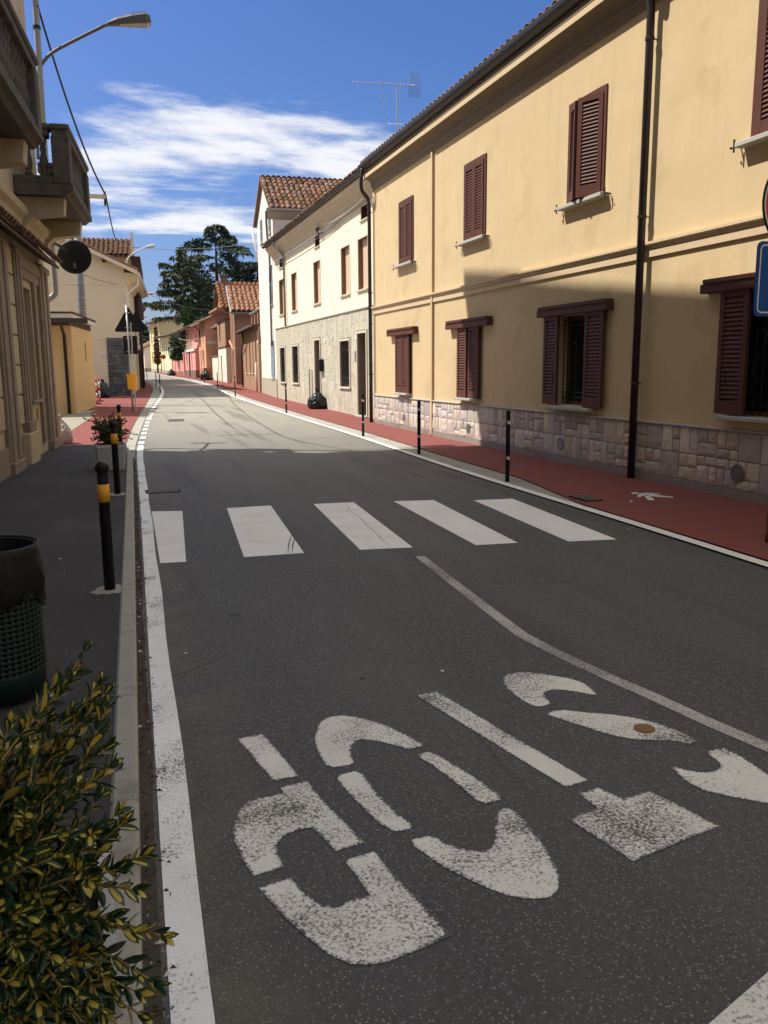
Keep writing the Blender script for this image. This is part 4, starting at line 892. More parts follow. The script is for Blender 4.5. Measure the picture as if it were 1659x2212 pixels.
m=MB(); m.prism([(-.6,5.45),(0,5.2),(0,5.55),(-.6,5.6)],-.35,L+.35,'x'); m.build('eave_cornice','brick_a',BT)
for sx,ex in ((L+.35,-1),(-.35,1)):
    dx=L*.5-sx; s=Vector((dx,0,7.6-5.45)); q=s.normalized()
    tiled_slope(BT,(sx,8.1 if ex<0 else -.3,5.5),(0,ex,0) ,(q.x,0,q.z),8.4,s.length,'tile_terra',.34,.45)
m=MB(); m.box(L*.5-.25,L*.5+.25,.1,.6,7.3,8.1); m.box(L*.5-.32,L*.5+.32,.03,.67,8.1,8.25); m.build('chimney','brick_dark',BT)
k=MB(); k.box(L,L+.02,.55,1.0,5.0-.3,5.2-.2); k.build('wall_plate','white_paint',BT); k=MB(); k.box(L,L+.02,.25,1.5,2.85,3.25); k.build('wall_sign','rough_white',BT)
m=MB(); m.tube(sag((L+.1,-.2,5.3),(L+.3,2.4,5.9),.3),.03,5); m.build('wall_cable','rough_white',BT)
# ================================================================== small lean-to yard wall
f=Fr((8.38,73.2),(8.45,69.8)); LT=f.root('brick_lean_to','small brick lean-to with steep clay tile roof beside orange house','outbuilding'); L=f.L
m=MB(); m.box(0,L,0,.35,0,2.0); m.build('yard_wall','white_plaster',LT); m=MB(); m.box(-.05,L+.05,-.06,.42,2.0,2.12); m.build('wall_cap','tile_brown',LT)
m=MB(); m.box(0,L,.8,4,0,4.4); m.build('wall','brick_a',LT)
tiled_slope(LT,(-.05,.2,4.3),(1,0,0),(0,.64,.77),L+.1,1.9,'tile_terra',.36,.42)
# ================================================================== PINK / ORANGE HOUSES further on
def simple_house(A,B,name,label,H,roofz,D,mat,pl=None,plz=.9,wins=(),wmat='wood_brown',tile='tile_brown',gable=True,side=None,over=.5,zoff=0,ridge='along'):
    f=Fr(A,B); r=f.root(name,label,'house'); L=f.L
    m=MB(); wall(m,0,L,0,H,wins,0,.15); m.build('wall',mat,r)
    m=MB(); shell(m,0,L,0,H,D)
    zr=H+roofz
    if ridge=='along':
        for x in (0,L): m.poly([(x,0,H),(x,D/2,zr),(x,D,H)])
    m.build('end_wall',side or mat,r)
    if pl: m=MB(); m.box(-.01,L+.02,-.03,.0,0,plz); m.box(L,L+.02,-.03,D,0,plz); m.build('plinth',pl,r)
    for o in wins:
        w=pane(r,o,.1,'glass_dark','window',wmat,.05)
        k=MB(); k.box(o[0]-.05,o[1]+.05,-.05,.05,o[2]-.06,o[2]); k.build('sill','rough_white',w)
    s=Vector((0,D/2+over,roofz+over*roofz/(D/2))); q=s.normalized(); e=over*roofz/(D/2)
    tiled_slope(r,(-.3,-over,H-e+.08),(1,0,0),(0,q.y,q.z),L+.6,s.length,tile,.34,.5)
    tiled_slope(r,(L+.3,D+over,H-e+.08),(-1,0,0),(0,-q.y,q.z),L+.6,s.length,tile,.34,.5)
    gutter(r,-.3,L+.3,-over-.05,H-e+.04,.07,'rough_white' if pl=='orange_plinth' else 'gutter')
    return f,r
f,OH=simple_house((7.86,78.6),(7.94,73.7),'orange_house','salmon orange house with orange-red plinth and tall narrow windows','' or 5.0,1.7,8,'orange_plaster','orange_plinth',1.05,[(1.0,1.5,3.3,4.6),(2.9,3.4,3.3,4.6),(1.0,1.5,1.15,2.6),(2.9,3.4,1.15,2.6)],'orange_plinth',over=.55)
pipe(OH,[(.9,-.55,4.85),(1.6,-.1,4.3),(1.6,-.1,2.9)],.05); k=MB(); k.box(f.L-.02,f.L+.01,.15,1.1,3.05,3.35); k.build('wall_sign','rough_white',OH)
dsh=thing('satellite_dish','small orange satellite dish on the salmon house front','satellite dish',tuple(f.w(2.2,-.45,2.95)),f.rz)
m=MB(); m.lathe([(.02,0),(.2,.03),(.34,.10),(.345,.11),(.2,.045),(.02,.015)],18); m.build('dish','orange_plaster',dsh,True,rot=(R_(70),0,R_(20))); m=MB(); m.tube([(0,.02,0),(.1,.44,-.12)],.02,6); m.build('bracket','steel',dsh)
f,PH=simple_house((7.66,91.6),(7.75,81.2),'pink_house','pink house with white balcony ledge and recessed upper loggia','' or 4.9,1.8,8,'pink_plaster','tile_terra',.75,[(6.6,7.2,3.0,4.4),(6.7,7.2,.9,2.3)],'wood_brown',over=.6)
L=f.L
m=MB(); m.bbox(1.0,L+.05,-.12,0.02,2.55,2.78,.02); m.build('balcony_ledge','rough_white',PH)
m=MB(); m.box(2.2,5.8,-.006,.02,2.85,4.45); m.build('loggia','wood_dark',PH)
for x in (2.4,3.6,4.8): k=MB(); k.box(x,x+.9,-.06,-.01,2.95,4.3); w=k.build('shutter','orange_plinth',PH)
m=MB(); m.box(5.85,6.1,-.1,0,2.78,4.8); m.build('loggia_post','rough_white',PH)
m=MB()
for i in range(16): m.tube([(2.2+i*.24,-.1,2.8),(2.2+i*.24,-.1,3.35)],.012,4)
m.tube([(2.2,-.1,3.35),(5.8,-.1,3.35)],.02,5); m.build('railing','rough_white',PH)
m=MB(); m.box(5.2,5.3,-.12,0,0,4.7); m.build('downpipe','pipe_brown',PH)
# pink garden wall with shrub above
f=Fr((7.0,101.5),(7.6,92.0)); GW_=f.root('pink_garden_wall','low pink garden wall with gate pillars below an overhanging shrub','wall'); L=f.L
m=MB(); m.box(0,L,0,.25,0,1.7); m.build('wall','pink_plaster',GW_); m=MB(); m.box(0,L,-.03,-.0,0,.5); m.build('plinth','tile_terra',GW_)
for x in (0,2.2,L-.4): k=MB(); k.box(x,x+.45,-.06,.3,0,2.35); o=k.build('pillar','pink_plaster',GW_); k=MB(); k.bbox(x-.05,x+.5,-.11,.35,2.35,2.5,.02); k.build('pillar_cap','rough_white',o)
m=MB(); 
for i in range(9): m.box(2.9+i*.2,2.98+i*.2,.08,.12,1.7,2.4)
m.build('railing','iron',GW_)
f,PG=simple_house((6.35,110.6),(7.1,104.3),'pale_yellow_house','pale yellow house with greenish end wall and wide eaves beyond the pink wall','' or 4.6,1.6,10,'pale_yellow','grey_plinth',.5,[(.8,1.2,2.4,3.9),(2.0,2.4,2.4,3.9),(3.2,3.6,2.4,3.9),(4.6,5.0,2.4,3.9),(1.2,1.6,.8,1.9)],'wood_brown',side='pale_green',over=.8)
f,FY=simple_house((5.5,121),(6.4,113.6),'tall_yellow_house','tall yellow house with hipped tile roof where the street bends','' or 6.6,1.7,12,'house_yellow','grey_plinth',.6,[(1.2,1.8,3.9,5.2),(4.0,4.6,3.9,5.2),(1.2,1.8,1.2,2.8),(4.0,4.6,1.2,2.8),(1.2,1.7,5.7,6.1),(4.0,4.5,5.7,6.1)],'wood_brown',over=.6)
f,FS=simple_house((3.9,136),(4.9,128),'small_far_house','small far house with brown tile roof at the bend of the street','' or 3.4,1.4,6,'white_plaster','grey_plinth',.5,[(3,4,1,2.2)],'wood_brown',over=.4)

# unseen house added behind the viewpoint to bounce sunlight into the shaded street
f,OP=simple_house((26,-17.5),(-22,-16),'unseen_bounce_house','long cream house added behind the viewpoint to bounce sunlight into the shade',8.2,2.2,9,'cream_plaster','grey_plinth',.8,[(4+5*k,5.1+5*k,z,z+1.6) for k in range(9) for z in (1.0,4.6)],'wood_brown',over=.5)
# ================================================================== NEAR HOUSE (left, tall, in shade)
f=Fr((-3.74,-15.),(-1.1,18.),0.); NX0=9.0; NH=f.root('shaded_balcony_house','tall old plaster house with weathered stone balconies on the shaded left side','house'); L=f.L
EAVE=15.1
wop=[(30.42,31.25,1.09,2.97),(26.4,27.3,1.09,2.97),(22.0,22.9,1.09,2.97),(18,18.9,1.09,2.97)]; up=[(26.0,27.0,4.7,6.9),(31.2,32.2,4.7,6.9),(21,22,4.7,6.9)]
up2=[(a,b,c+z,d+z) for z in (3.5,6.8) for a,b,c,d in [(x,x+1.0,4.7,6.5) for x in (26,31.2,21)]]
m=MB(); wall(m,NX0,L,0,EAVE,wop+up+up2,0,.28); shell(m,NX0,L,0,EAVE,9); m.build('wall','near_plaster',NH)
for o in wop+up+up2:
    w=pane(NH,o,.2,'glass_dark','window','wood_dark',.06)
for o in wop: sill(NH,o,'near_stone',.06,.08,.06)
def pil(x0,x1,z0,z1,d=.07,mat='near_stone'):
    m=MB(); w=x1-x0; m.bbox(x0,x1,-d,.01,z0,z1,.012); m.bbox(x0+w*.12,x0+w*.34,-d-.025,-d+.01,z0+.02,z1,.008); m.bbox(x0+w*.62,x0+w*.86,-d-.025,-d+.01,z0+.02,z1,.008); m.bbox(x0-.04,x1+.04,-d-.05,.01,z0-.02,z0+.16,.012); m.bbox(x0-.03,x1+.03,-d-.04,.01,z1-.12,z1,.012); m.build('pilaster',mat,NH)
pil(28.15,29.0,.10,3.55); pil(29.62,30.12,.62,3.5); pil(32.0,32.95,.12,3.5); pil(24.6,25.3,.10,3.5); pil(20,20.7,.1,3.5)
m=MB(); m.bbox(29.45,30.25,-.13,.01,.08,.60,.02); m.build('pilaster_base','near_plaster',NH)
for z in (.75,1.22,1.68,2.14,2.60,3.06): # rusticated blocks between the pilasters
    m=MB(); m.bbox(29.02,29.60,-.035,.01,z,z+.44,.012); m.build('rustic_block','near_plaster',NH)
    m=MB(); m.bbox(27.5,28.1,-.035,.01,z,z+.44,.012); m.build('rustic_block','near_plaster',NH)
# window surround, lintel mouldings
m=MB(); m.bbox(30.15,30.36,-.04,.01,.62,3.25,.01); m.bbox(31.36,31.62,-.06,.01,.3,3.25,.01); m.bbox(30.15,31.98,-.075,.01,3.25,3.45,.015); m.bbox(30.15,31.98,-.05,.01,3.10,3.25,.01); m.build('window_surround','near_stone',NH)
m=MB(); m.bbox(32.9,L+.07,-.1,.5,.02,.70,.02); m.build('corner_plinth','near_plaster',NH)
m=MB(); m.box(NX0,28.1,-.06,.0,.02,.5); m.build('plinth','near_stone',NH)
m=MB(); m.poly([(31.3,-.003,.1),(31.95,-.003,.1),(31.95,-.003,.62),(31.83,-.003,.78),(31.7,-.003,.6),(31.62,-.003,.95),(31.5,-.003,.6),(31.4,-.003,.55)]); m.build('bare_render_patch','grey_plinth',NH)
m=MB(); m.box(30.95,31.1,-.02,.0,.72,.92); m.build('wall_plate','orange_plinth',NH)
# small tiled canopy
m=MB(); m.prism([(0,3.86),(-.34,3.52),(-.34,3.47),(0,3.66)],14,32.6,'x'); m.build('canopy','wood_dark',NH)
tiled_slope(NH,(14,-.37,3.545),(1,0,0),(0,.74,.67),18.6,.42,'tile_brown',.19,.25,slab=False)
m=MB(); m.prism([(0.02,3.95),(-.06,3.95),(-.08,4.05),(-.16,4.12),(-.18,4.22),(0.02,4.24)],NX0,L+.02,'x'); m.build('string_course','near_plaster',NH)
# stone balconies
def baluster_mesh():
    m=MB(); pr=[(.055,0),(.055,.05),(.035,.07),(.05,.13),(.062,.2),(.05,.28),(.034,.36),(.045,.42),(.034,.47),(.05,.53),(.055,.56),(.055,.60)]
    m.lathe(pr,10); return m.mesh('baluster','balcony_stone',True)
BAL=baluster_mesh()
def balcony(x0,x1,d,z0,near=True,lab=None):
    m=MB(); m.prism([(0,z0),(-d+.10,z0),(-d+.05,z0+.05),(-d-.02,z0+.08),(-d-.02,z0+.16),(-d+.03,z0+.18),(0,z0+.18)],x0,x1,'x')
    b=m.build('balcony','balcony_stone',NH)
    zr=z0+.18
    k=MB(); k.bbox(x0+.02,x1-.02,-d+.03,-d+.24,zr,zr+.13,.012); k.bbox(x0+.02,x0+.22,-d+.24,0,zr,zr+.13,.012); k.bbox(x1-.22,x1-.02,-d+.24,0,zr,zr+.13,.012); k.build('balcony_base_rail','balcony_stone',b)
    k=MB(); t=zr+.74
    for (a0,a1,b0,b1) in ((x0-.03,x1+.03,-d-.02,-d+.29),(x0-.03,x0+.28,-d+.291,0),(x1-.28,x1+.03,-d+.291,0)):
        k.bbox(a0,a1,b0,b1,t+.10,t+.19,.02); k.bbox(a0+.03,a1-.03,b0+.03,b1-.03 if b1<0 else b1,t,t+.10,.01)
    k.build('handrail','balcony_stone',b)
    for (px,py) in ((x0+.12,-d+.135),(x1-.12,-d+.135)):
        k=MB(); k.bbox(px-.14,px+.14,-d-.005,-d+.275,zr+.0,t+.01,.015); k.build('corner_post','balcony_stone',b)
    n=int((x1-x0-.6)/.2)
    for i in range(n): link('baluster',BAL,b,(x0+.36+(x1-x0-.72)*i/max(1,n-1),-d+.135,zr+.13),None,(1.15,1.15,1.018))
    for xx in (x0+.12,x1-.12):
        for yy in (-d+.42,-d+.66): link('baluster',BAL,b,(xx,yy,zr+.13),None,(1.15,1.15,1.018))
    for xx in np.linspace(x0+.35,x1-.35,2 if x1-x0<4 else 4):
        k=MB(); k.prism([(0,z0-.55),(-.10,z0-.53),(-.14,z0-.42),(-.26,z0-.32),(-.55,z0-.28),(-d+.18,z0-.26),(-d+.15,z0),(0,z0)],xx-.15,xx+.15,'x'); k.build('balcony_bracket','near_plaster',b)
    return b
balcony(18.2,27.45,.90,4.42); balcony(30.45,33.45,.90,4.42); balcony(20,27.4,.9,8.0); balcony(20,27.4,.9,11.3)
# roof and deep eave; unseen block added and shaped to cast the wall shadow edge
m=MB(); m.prism([(-.5,EAVE),(0,EAVE-.25),(9,EAVE-.25),(9.5,EAVE),(4.5,EAVE+2.2)],NX0-.4,L+.3,'x'); m.build('roof','tile_brown',NH)
m=MB(); a=(L+.02); 
m.prism([(a,10.15),(a+1.75,12.75),(a+2.45,EAVE-.05),(a+2.45,EAVE+.2),(a,EAVE+.2)],-.45,3.0,'y'); m.build('shadow_block','near_plaster',NH)
# cable bundle hanging on the wall
for i in range(5):
    k=MB(); x=27.9+.12*i; k.tube(curve_pts([(x+.4,-.04,9.6),(x+.25,-.10-.02*i,8.4),(x+.1,-.05,7.2),(x+.25,-.12,6.3),(x+.45,-.06,5.9),(x+.5,-.08,6.4),(x+.4,-.05,7.0)],5),.018,5); k.build('wall_cable','cable',NH)
# ---------------------------------------------------------------- lamp on wall-fixed pole at the end of that house
Yl=18.45; P=lambda x,y:Vector(aty(r1(x,y),Yl)); P2=lambda x,y:Vector(aty(r2(x,y),Yl))
base=P2(395,640)
LP=thing('wall_lamp_pole','tall grey pole with arched street lamp arm at the end of the balcony house','street lamp',(base.x,base.y,base.z))
rl=lambda p:p-base
m=MB(); path=[rl(P2(395,640)),rl(P2(455,595)),rl(P2(480,570)),rl(P2(484,545))]+[rl(P2(455,200)),rl(P(358,1120)),rl(P(300,200)),rl(P(290,0)),rl(P(283,-180))]
m.tube(path,.058,12); m.build('pole','lamp_grey',LP,True)
m=MB(); m.tube([(base-base)+Vector((-.45,-.6,-.02)),rl(P2(395,640))],.055,10); m.build('wall_fixing','lamp_grey',LP,True)
ap=curve_pts([P(312,1300),P(300,1080),P(283,800),P(278,680),P(300,590),P(345,520),P(420,435),P(560,355),P(860,205)],6)
m=MB(); m.tube([rl(p) for p in ap],.031,10); m.build('arm','lamp_dark',LP,True)
for y_ in (220,): k=MB(); c=rl(P(300,225)); k.lathe([(.072,-.03),(.072,.03)],12,(c.x,c.y)); k.build('pole_band','iron',LP,loc=(0,0,c.z)); 
def lamp_head(par,a,b,w,h,mat='lamp_grey',name='lamp_head'):
    """tapered street lantern from a (arm end) to b (tip)"""
    a=Vector(a);b=Vector(b); d=(b-a); Ln=d.length; d.normalize(); s=Vector((0,0,1)).cross(d).normalized(); u=d.cross(s)
    secs=[(0,.25,.10,.0),(.12,.30,.55,-.05),(.30,.55,.85,-.10),(.62,.85,1.0,-.35),(.9,1.0,.95,-.62),(1.0,.8,.75,-.55)]
    V=[];F=[]
    for (t,ww,hh,bot) in secs:
        c=a+d*Ln*t
        for (x,z) in ((-.5*ww,bot*.9),(-.5*ww,hh*.6),(-.28*ww,hh),(.28*ww,hh),(.5*ww,hh*.6),(.5*ww,bot*.9)): V.append(c+s*x*w+u*z*h*.5)
    for i in range(len(secs)-1):
        for k in range(6): F.append((i*6+k,i*6+(k+1)%6,(i+1)*6+(k+1)%6,(i+1)*6+k))
    F+=[tuple(range(6))[::-1],tuple(range(30,36))]
    m=MB(); m.add(V,F); o=m.build(name,mat,par)
    g=MB(); V=[]
    for (t,ww,bot) in ((.32,.42,-.12),(.62,.7,-.40),(.9,.84,-.68),(.97,.7,-.60)):
        c=a+d*Ln*t
        for x in (-.5*ww,.5*ww): V.append(c+s*x*w+u*(bot*.9)*h*.5-u*.012)
    for i in range(0,8): V.append(V[i]+u*.02)
    g.add(V,[(0,2,3,1),(2,4,5,3),(4,6,7,5),(0,8,10,2),(2,10,12,4),(4,12,14,6),(1,3,11,9),(3,5,13,11),(5,7,15,13),(6,14,15,7),(0,1,9,8)]); g.build('lens','bag_clear',o)
    r=MB()
    for i in range(8):
        c=a+d*Ln*(.62+.045*i)+u*h*.5*.70; r.add([c-s*w*.3,c+s*w*.3,c+s*w*.3+u*.06,c-s*w*.3+u*.06,c-s*w*.3+d*.006,c+s*w*.3+d*.006,c+s*w*.3+u*.06+d*.006,c-s*w*.3+u*.06+d*.006],[(0,1,2,3),(7,6,5,4),(3,2,6,7),(0,3,7,4),(1,5,6,2)])
    r.build('cooling_fins',mat,o)
lamp_head(LP,rl(P(850,212)),rl(P(1225,165)),.30,.26,'lamp_dark')
# ---------------------------------------------------------------- traffic mirror (seen from behind) on the house end
c=Vector(aty(r2(645,245),19.6)); TM=thing('traffic_mirror','round black back of a traffic mirror below the end balcony','traffic mirror',tuple(c))
m=MB(); m.lathe([(.0,.0),(.2,.003),(.33,.012),(.352,.03),(.352,.06),(.335,.065),(.2,.055),(.0,.05)],32,caps=False); m.build('mirror_shell','black_paint',TM,True,rot=(R_(-90),0,R_(-8)))
m=MB(); m.tube([(-.05,-.03,.05),(-.25,-.9,.1),(-.45,-1.6,.12)],.03,8); m.build('mirror_arm','black_paint',TM)
m=MB(); 
for i in range(4): m.box(-.03,.03,-.008,.0,-.23+i*.03,-.215+i*.03)
m.build('maker_marks','steel_dark',TM)
# clear rubbish bag by the corner plinth
def bag(name,label,loc,r,h,mat,seed,knot=True,group=None,tint=None):
    rnd=random.Random(seed); t=thing(name,label,'rubbish bag',loc,rnd.random()*6,group); m=MB(); n=30; k=20; V=[];F=[]
    prof=[(0,.78),(.04,.95),(.15,1.05),(.3,1.03),(.45,.95),(.58,.80),(.68,.62),(.76,.42),(.83,.25),(.88,.16),(.92,.15),(.97,.24),(1.0,.28)]
    lump=[(rnd.uniform(0,6.28),rnd.uniform(.1,.6),rnd.uniform(.08,.2)) for _ in range(7)]
    for j in range(k+1):
        z=j/k; rr=float(np.interp(z,[p[0] for p in prof],[p[1] for p in prof]))
        for i in range(n):
            a=6.2832*i/n; q=1.0
            for (la,lz,lw) in lump:
                d=math.acos(max(-1,min(1,math.cos(a-la))))**2*1.2+((z-lz)*3)**2; q+=lw*math.exp(-d*2)
            pl=.11*max(0,(z-.35)/.65); q+=pl*math.sin(11*a+rnd.uniform(-.5,.5))+rnd.uniform(-.03,.03)-.06*abs(math.sin(a*2.5+z*6+seed))
            V.append((r*rr*q*math.cos(a)*1.08,r*rr*q*math.sin(a)*.95,h*z*(1+.03*math.sin(3*a+seed))+(0 if j==0 else rnd.uniform(-.01,.01))))
    for j in range(k):
        for i in range(n): F.append((j*n+i,j*n+(i+1)%n,(j+1)*n+(i+1)%n,(j+1)*n+i))
    F+=[tuple(range(n))[::-1],tuple(range(k*n,k*n+n))]; m.add(V,F); m.build('bag',mat,t,False)
    return t
p=gz(rn(512,1915),.03); bag('rubbish_bag','clear rubbish bag slumped behind the corner plinth of the balcony house',(-1.07,18.95,.03),.22,.62,'bag_clear',3)
# ================================================================== LOW ORANGE GARAGE
f=Fr((-1.12,29.5),(-.58,34.2)); GA=f.root('low_garage','low flat-roofed orange plaster garage with brown drainpipes','garage'); L=f.L
m=MB(); o=(2.75,3.05,1.75,2.45); wall(m,0,L,0,2.9,[o],0,.2); shell(m,0,L,0,2.9,4.5); m.build('wall','garage_orange',GA)
k=MB(); k.box(*o[:2],.16,.18,*o[2:]); k.build('window','wood_brown',GA)
m=MB(); m.box(-.70,L-.2,-.16,4.6,3.10,3.24); m.build('fascia','rough_white',GA); m=MB(); m.box(-.74,L-.1,-.2,4.7,3.24,3.30); m.build('roof','wood_dark',GA)
m=MB(); m.box(-.75,-.6,-.62,3.5,2.94,3.10); m.build('gutter','pipe_brown',GA); m=MB(); m.box(-.62,L-.3,-.02,4.4,2.9,3.08); m.build('soffit','wood_dark',GA)
pipe(GA,[(-.68,.2,2.95),(-.4,.2,2.7),(-.08,.22,2.6),(-.08,.22,.05)],.05); pipe(GA,[(-.68,.95,2.95),(-.08,.95,2.6),(-.08,.95,.05)],.04)
m=MB(); m.box(-.03,0,1.15,1.9,0,2.3); m.build('door','garage_orange',GA)
m=MB(); m.box(-.3,L+.1,-.35,-.01,0,.05); m.build('apron','kerb',GA)
# utility pole behind the garage
pb=aty(r2(720,750),36.); UP_=thing('utility_pole','grey banded utility pole rising behind the low garage','utility pole',(pb[0],36.,TZ(36)))
m=MB(); m.lathe([(.17,0),(.145,4),(.115,8.)],14); m.build('shaft','steel_dark',UP_,True)
for z in (3.7,4.2,4.75,5.3): k=MB(); k.lathe([(.165,z),(.165,z+.03)],14); k.build('pole_band','steel',UP_)
# ================================================================== HOUSE 25 with gable end towards us
f=Fr((.95,43.8),(1.95,57.5)); H5=f.root('cream_gable_house','cream house with broad gable end and dark stone corner facing the street','house'); L=f.L; D=9.
def gx(y): return 6.0+(y+.65)*.47 if y<4.2 else 6.0+(4.85)*.47-(y-4.2)*.47
m=MB(); wall(m,0,L,0,5.75,[(3,3.9,3.2,4.6),(8,8.9,3.2,4.6),(3,3.9,.9,2.2),(8,8.9,.9,2.2)],0,.15); m.poly([(0,0,0),(0,0,gx(0)-.12),(0,4.2,gx(4.2)-.12),(0,D,gx(D)-.12),(0,D,0)]); m.poly([(L,0,0),(L,0,gx(0)-.12),(L,4.2,gx(4.2)-.12),(L,D,gx(D)-.12),(L,D,0)]); m.build('wall','house_cream',H5)
for o in [(3,3.9,3.2,4.6),(8,8.9,3.2,4.6),(3,3.9,.9,2.2),(8,8.9,.9,2.2)]: pane(H5,o,.1)
m=MB(); m.box(-.02,0,0,D,5.38,5.5); m.box(-.02,0,.9,D,2.76,2.82); m.build('string_course','house_cream',H5)
m=MB(); m.box(-.02,0,1.1,D,0,.7); m.build('plinth','grey_plinth',H5)
CLM=MB(); CLM.add(sb.v,sb.f); CL=CLM.mesh('cladding_stone','grey_cladding')
z=.02
while z<2.72:
    y=0; h=.19
    while y<1.0:
        w=random.choice((.22,.3,.38)); w=min(w,1.02-y)
        o=link('cladding_stone',CL,H5,(0,y+w-.005,z),(0,0,R_(-90)),(w-.01,random.uniform(.03,.06),h-.012)); 
        y+=w
    z+=h
m=MB(); m.box(-.03,0,.0,1.02,0,2.74); m.build('cladding_bed','dark_gap',H5)
m=MB(); m.box(-.02,.6,-.05,0,0,2.72); m.build('corner_return','grey_cladding',H5)
k=MB(); k.box(-.025,0,1.12,1.32,1.92,2.06); pl=k.build('number_plate','white_paint',H5)
# the 25 on the plate
tcv=bpy.data.curves.new('num','FONT'); tcv.body='25'; tcv.size=.13; tcv.align_x='CENTER'; to=bpy.data.objects.new('numeral',tcv); COL.objects.link(to)
dg=bpy.context.evaluated_depsgraph_get(); tm=bpy.data.meshes.new_from_object(to.evaluated_get(dg)); bpy.data.objects.remove(to); tm.materials.append(MATS['black_paint'])
link('numeral',tm,pl,(-.029,1.22,1.945),(R_(90),0,R_(-90)))
# roof planes: verge boards, soffit, tiles
for (ya,yb) in ((-.65,4.2),(D+.6,4.2)):
    sgn=1 if ya<yb else -1; za,zb=gx(ya) if ya>=-.65 else 6.0,gx(4.2); s=Vector((0,yb-ya,zb-za)); q=s.normalized()
    if sgn>0: tiled_slope(H5,(-.45,ya,za+.05),(1,0,0),tuple(q),L+.6,s.length,'tile_brown',.24,.36)
    else: tiled_slope(H5,(L+.15,ya,za+.05),(-1,0,0),tuple(q),L+.6,s.length,'tile_brown',.24,.36)
    m=MB(); m.add([(-.47,ya,za-.16),(-.47,yb,zb-.16),(-.47,yb,zb+.03),(-.47,ya,za+.03),(-.42,ya,za-.16),(-.42,yb,zb-.16),(-.42,yb,zb+.03),(-.42,ya,za+.03)],[(0,1,2,3),(7,6,5,4),(0,4,5,1),(3,2,6,7),(0,3,7,4)]); m.build('barge_board','house_cream',H5)
for y_,z_ in ((.9,gx(.9)-.22),(2.3,gx(2.3)-.22)): k=MB(); k.box(-.4,0,y_-.07,y_+.07,z_-.08,z_+.06); k.build('purlin_end','wood_dark',H5)
m=MB(); m.prism([(0,5.55),(-.1,5.6),(-.15,5.75),(-.5,5.85),(-.6,5.95),(0,5.98)],-.02,L,'x'); m.build('cornice','house_cream',H5); gutter(H5,-.4,L,-.66,5.98,.07,'rough_white')
pipe(H5,[(-.05,-.62,5.9),(-.05,-.62,5.4),(-.1,-.25,5.1),(-.1,-.08,4.9),(-.1,-.08,2.8)],.045,'rough_white')
# taller house behind: roof slope towards us, wooden balcony towards the street
f=Fr((1.75,52.5),(2.25,62)); H6=f.root('taller_back_house','taller house behind the cream gable with tile slope and skylight','house'); L=f.L; D=11
m=MB(); m.box(0,L,.15,D,0,7.7); m.poly([(0,.15,7.7),(L,.15,7.7),(2.6,.15,8.95)]); m.build('wall','garage_orange',H6)
s=Vector((2.6+.3,0,9.0-7.75)); q=s.normalized()
tiled_slope(H6,(-.3,D,7.75),(0,-1,0),(q.x,0,q.z),D-.05,s.length,'tile_brown',.27,.3)
m=MB(); m.poly([(2.6,.05,9.0),(L,.05,7.7),(L,D,7.7),(2.6,D,9.0)]); m.build('back_slope','tile_brown',H6)
m=MB(); m.box(1.2,1.9,2.7,3.6,8.35,8.5); m.build('skylight','glass_dark',H6); m=MB(); m.box(-.3,2.7,-.0,.12,7.75,9.05); m.build('gable_upstand','rough_white',H6)
m=MB(); m.bbox(-.2,L,-.35,.12,6.2,7.72,.02); m.build('eave_boarding','wood_dark',H6); m=MB(); m.bbox(.5,L,-.25,.14,4.6,5.6,.02); m.build('wooden_balcony','wood_dark',H6)
for x in (.1,3.2): pipe(H6,[(x,-.12,6.3),(x,-.12,.1)],.06)
m=MB(); m.box(2,3,-.02,.14,.1,2.4); m.build('door','wood_dark',H6)
f=Fr((2.3,64),(2.25,80)); H7=f.root('far_left_house','narrow strip of a brown far house beyond the wooden balcony','house'); L=f.L
m=MB(); m.box(0,L,.2,9,0,5.6); m.build('wall','brick_a',H7); m=MB(); m.prism([(-.45,5.5),(4.6,7.4),(9.6,5.5),(9.6,5.3),(-.45,5.35)],-.3,L+.3,'x'); m.build('roof','tile_brown',H7)
for x in (1,5,10): k=MB(); k.box(x,x+1,.15,.22,3,4.5); k.build('shutter','wood_dark',H7)
# ================================================================== STREET FURNITURE
def ball_bollard(loc,label):
    t=thing('bollard',label,'bollard',loc,0,'black ball-topped bollards on the left kerb')
    m=MB(); m.lathe([(.037,0),(.037,.80),(.034,.815),(.026,.825),(.022,.84)],16); m.build('post','black_paint',t,True)
    m=MB(); m.lathe([(.0375+.0015,.615),(.0375+.0015,.735)],16); m.build('yellow_band','bollard_yellow',t,True)
    m=MB(); m.lathe([(.001,.795+.03)]+[(.047*math.sin(a),.842-.047*math.cos(a)) for a in np.linspace(.3,2.9,11)]+[(.001,.89)],18,caps=False); m.build('ball_top','black_paint',t,True)
    m=MB(); r=random.Random(int(loc[1]*10)); n=22; V=[(0,0,.006)]+[(r.uniform(.09,.15)*math.cos(6.283*i/n),r.uniform(.09,.15)*math.sin(6.283*i/n),.0015) for i in range(n)]; m.add(V,[(0,1+i,1+(i+1)%n) for i in range(n)]); m.build('mortar_collar','band',t)
    return t
ball_bollard((-.09,5.87,.10),'nearest black ball-topped bollard with yellow band beside the kerb')
ball_bollard((.0,10.5,.10),'black ball-topped bollard with yellow band in front of the white planter')
ball_bollard((.12,17.0,.03),'farthest black ball-topped bollard, half hidden behind the planter shrub')
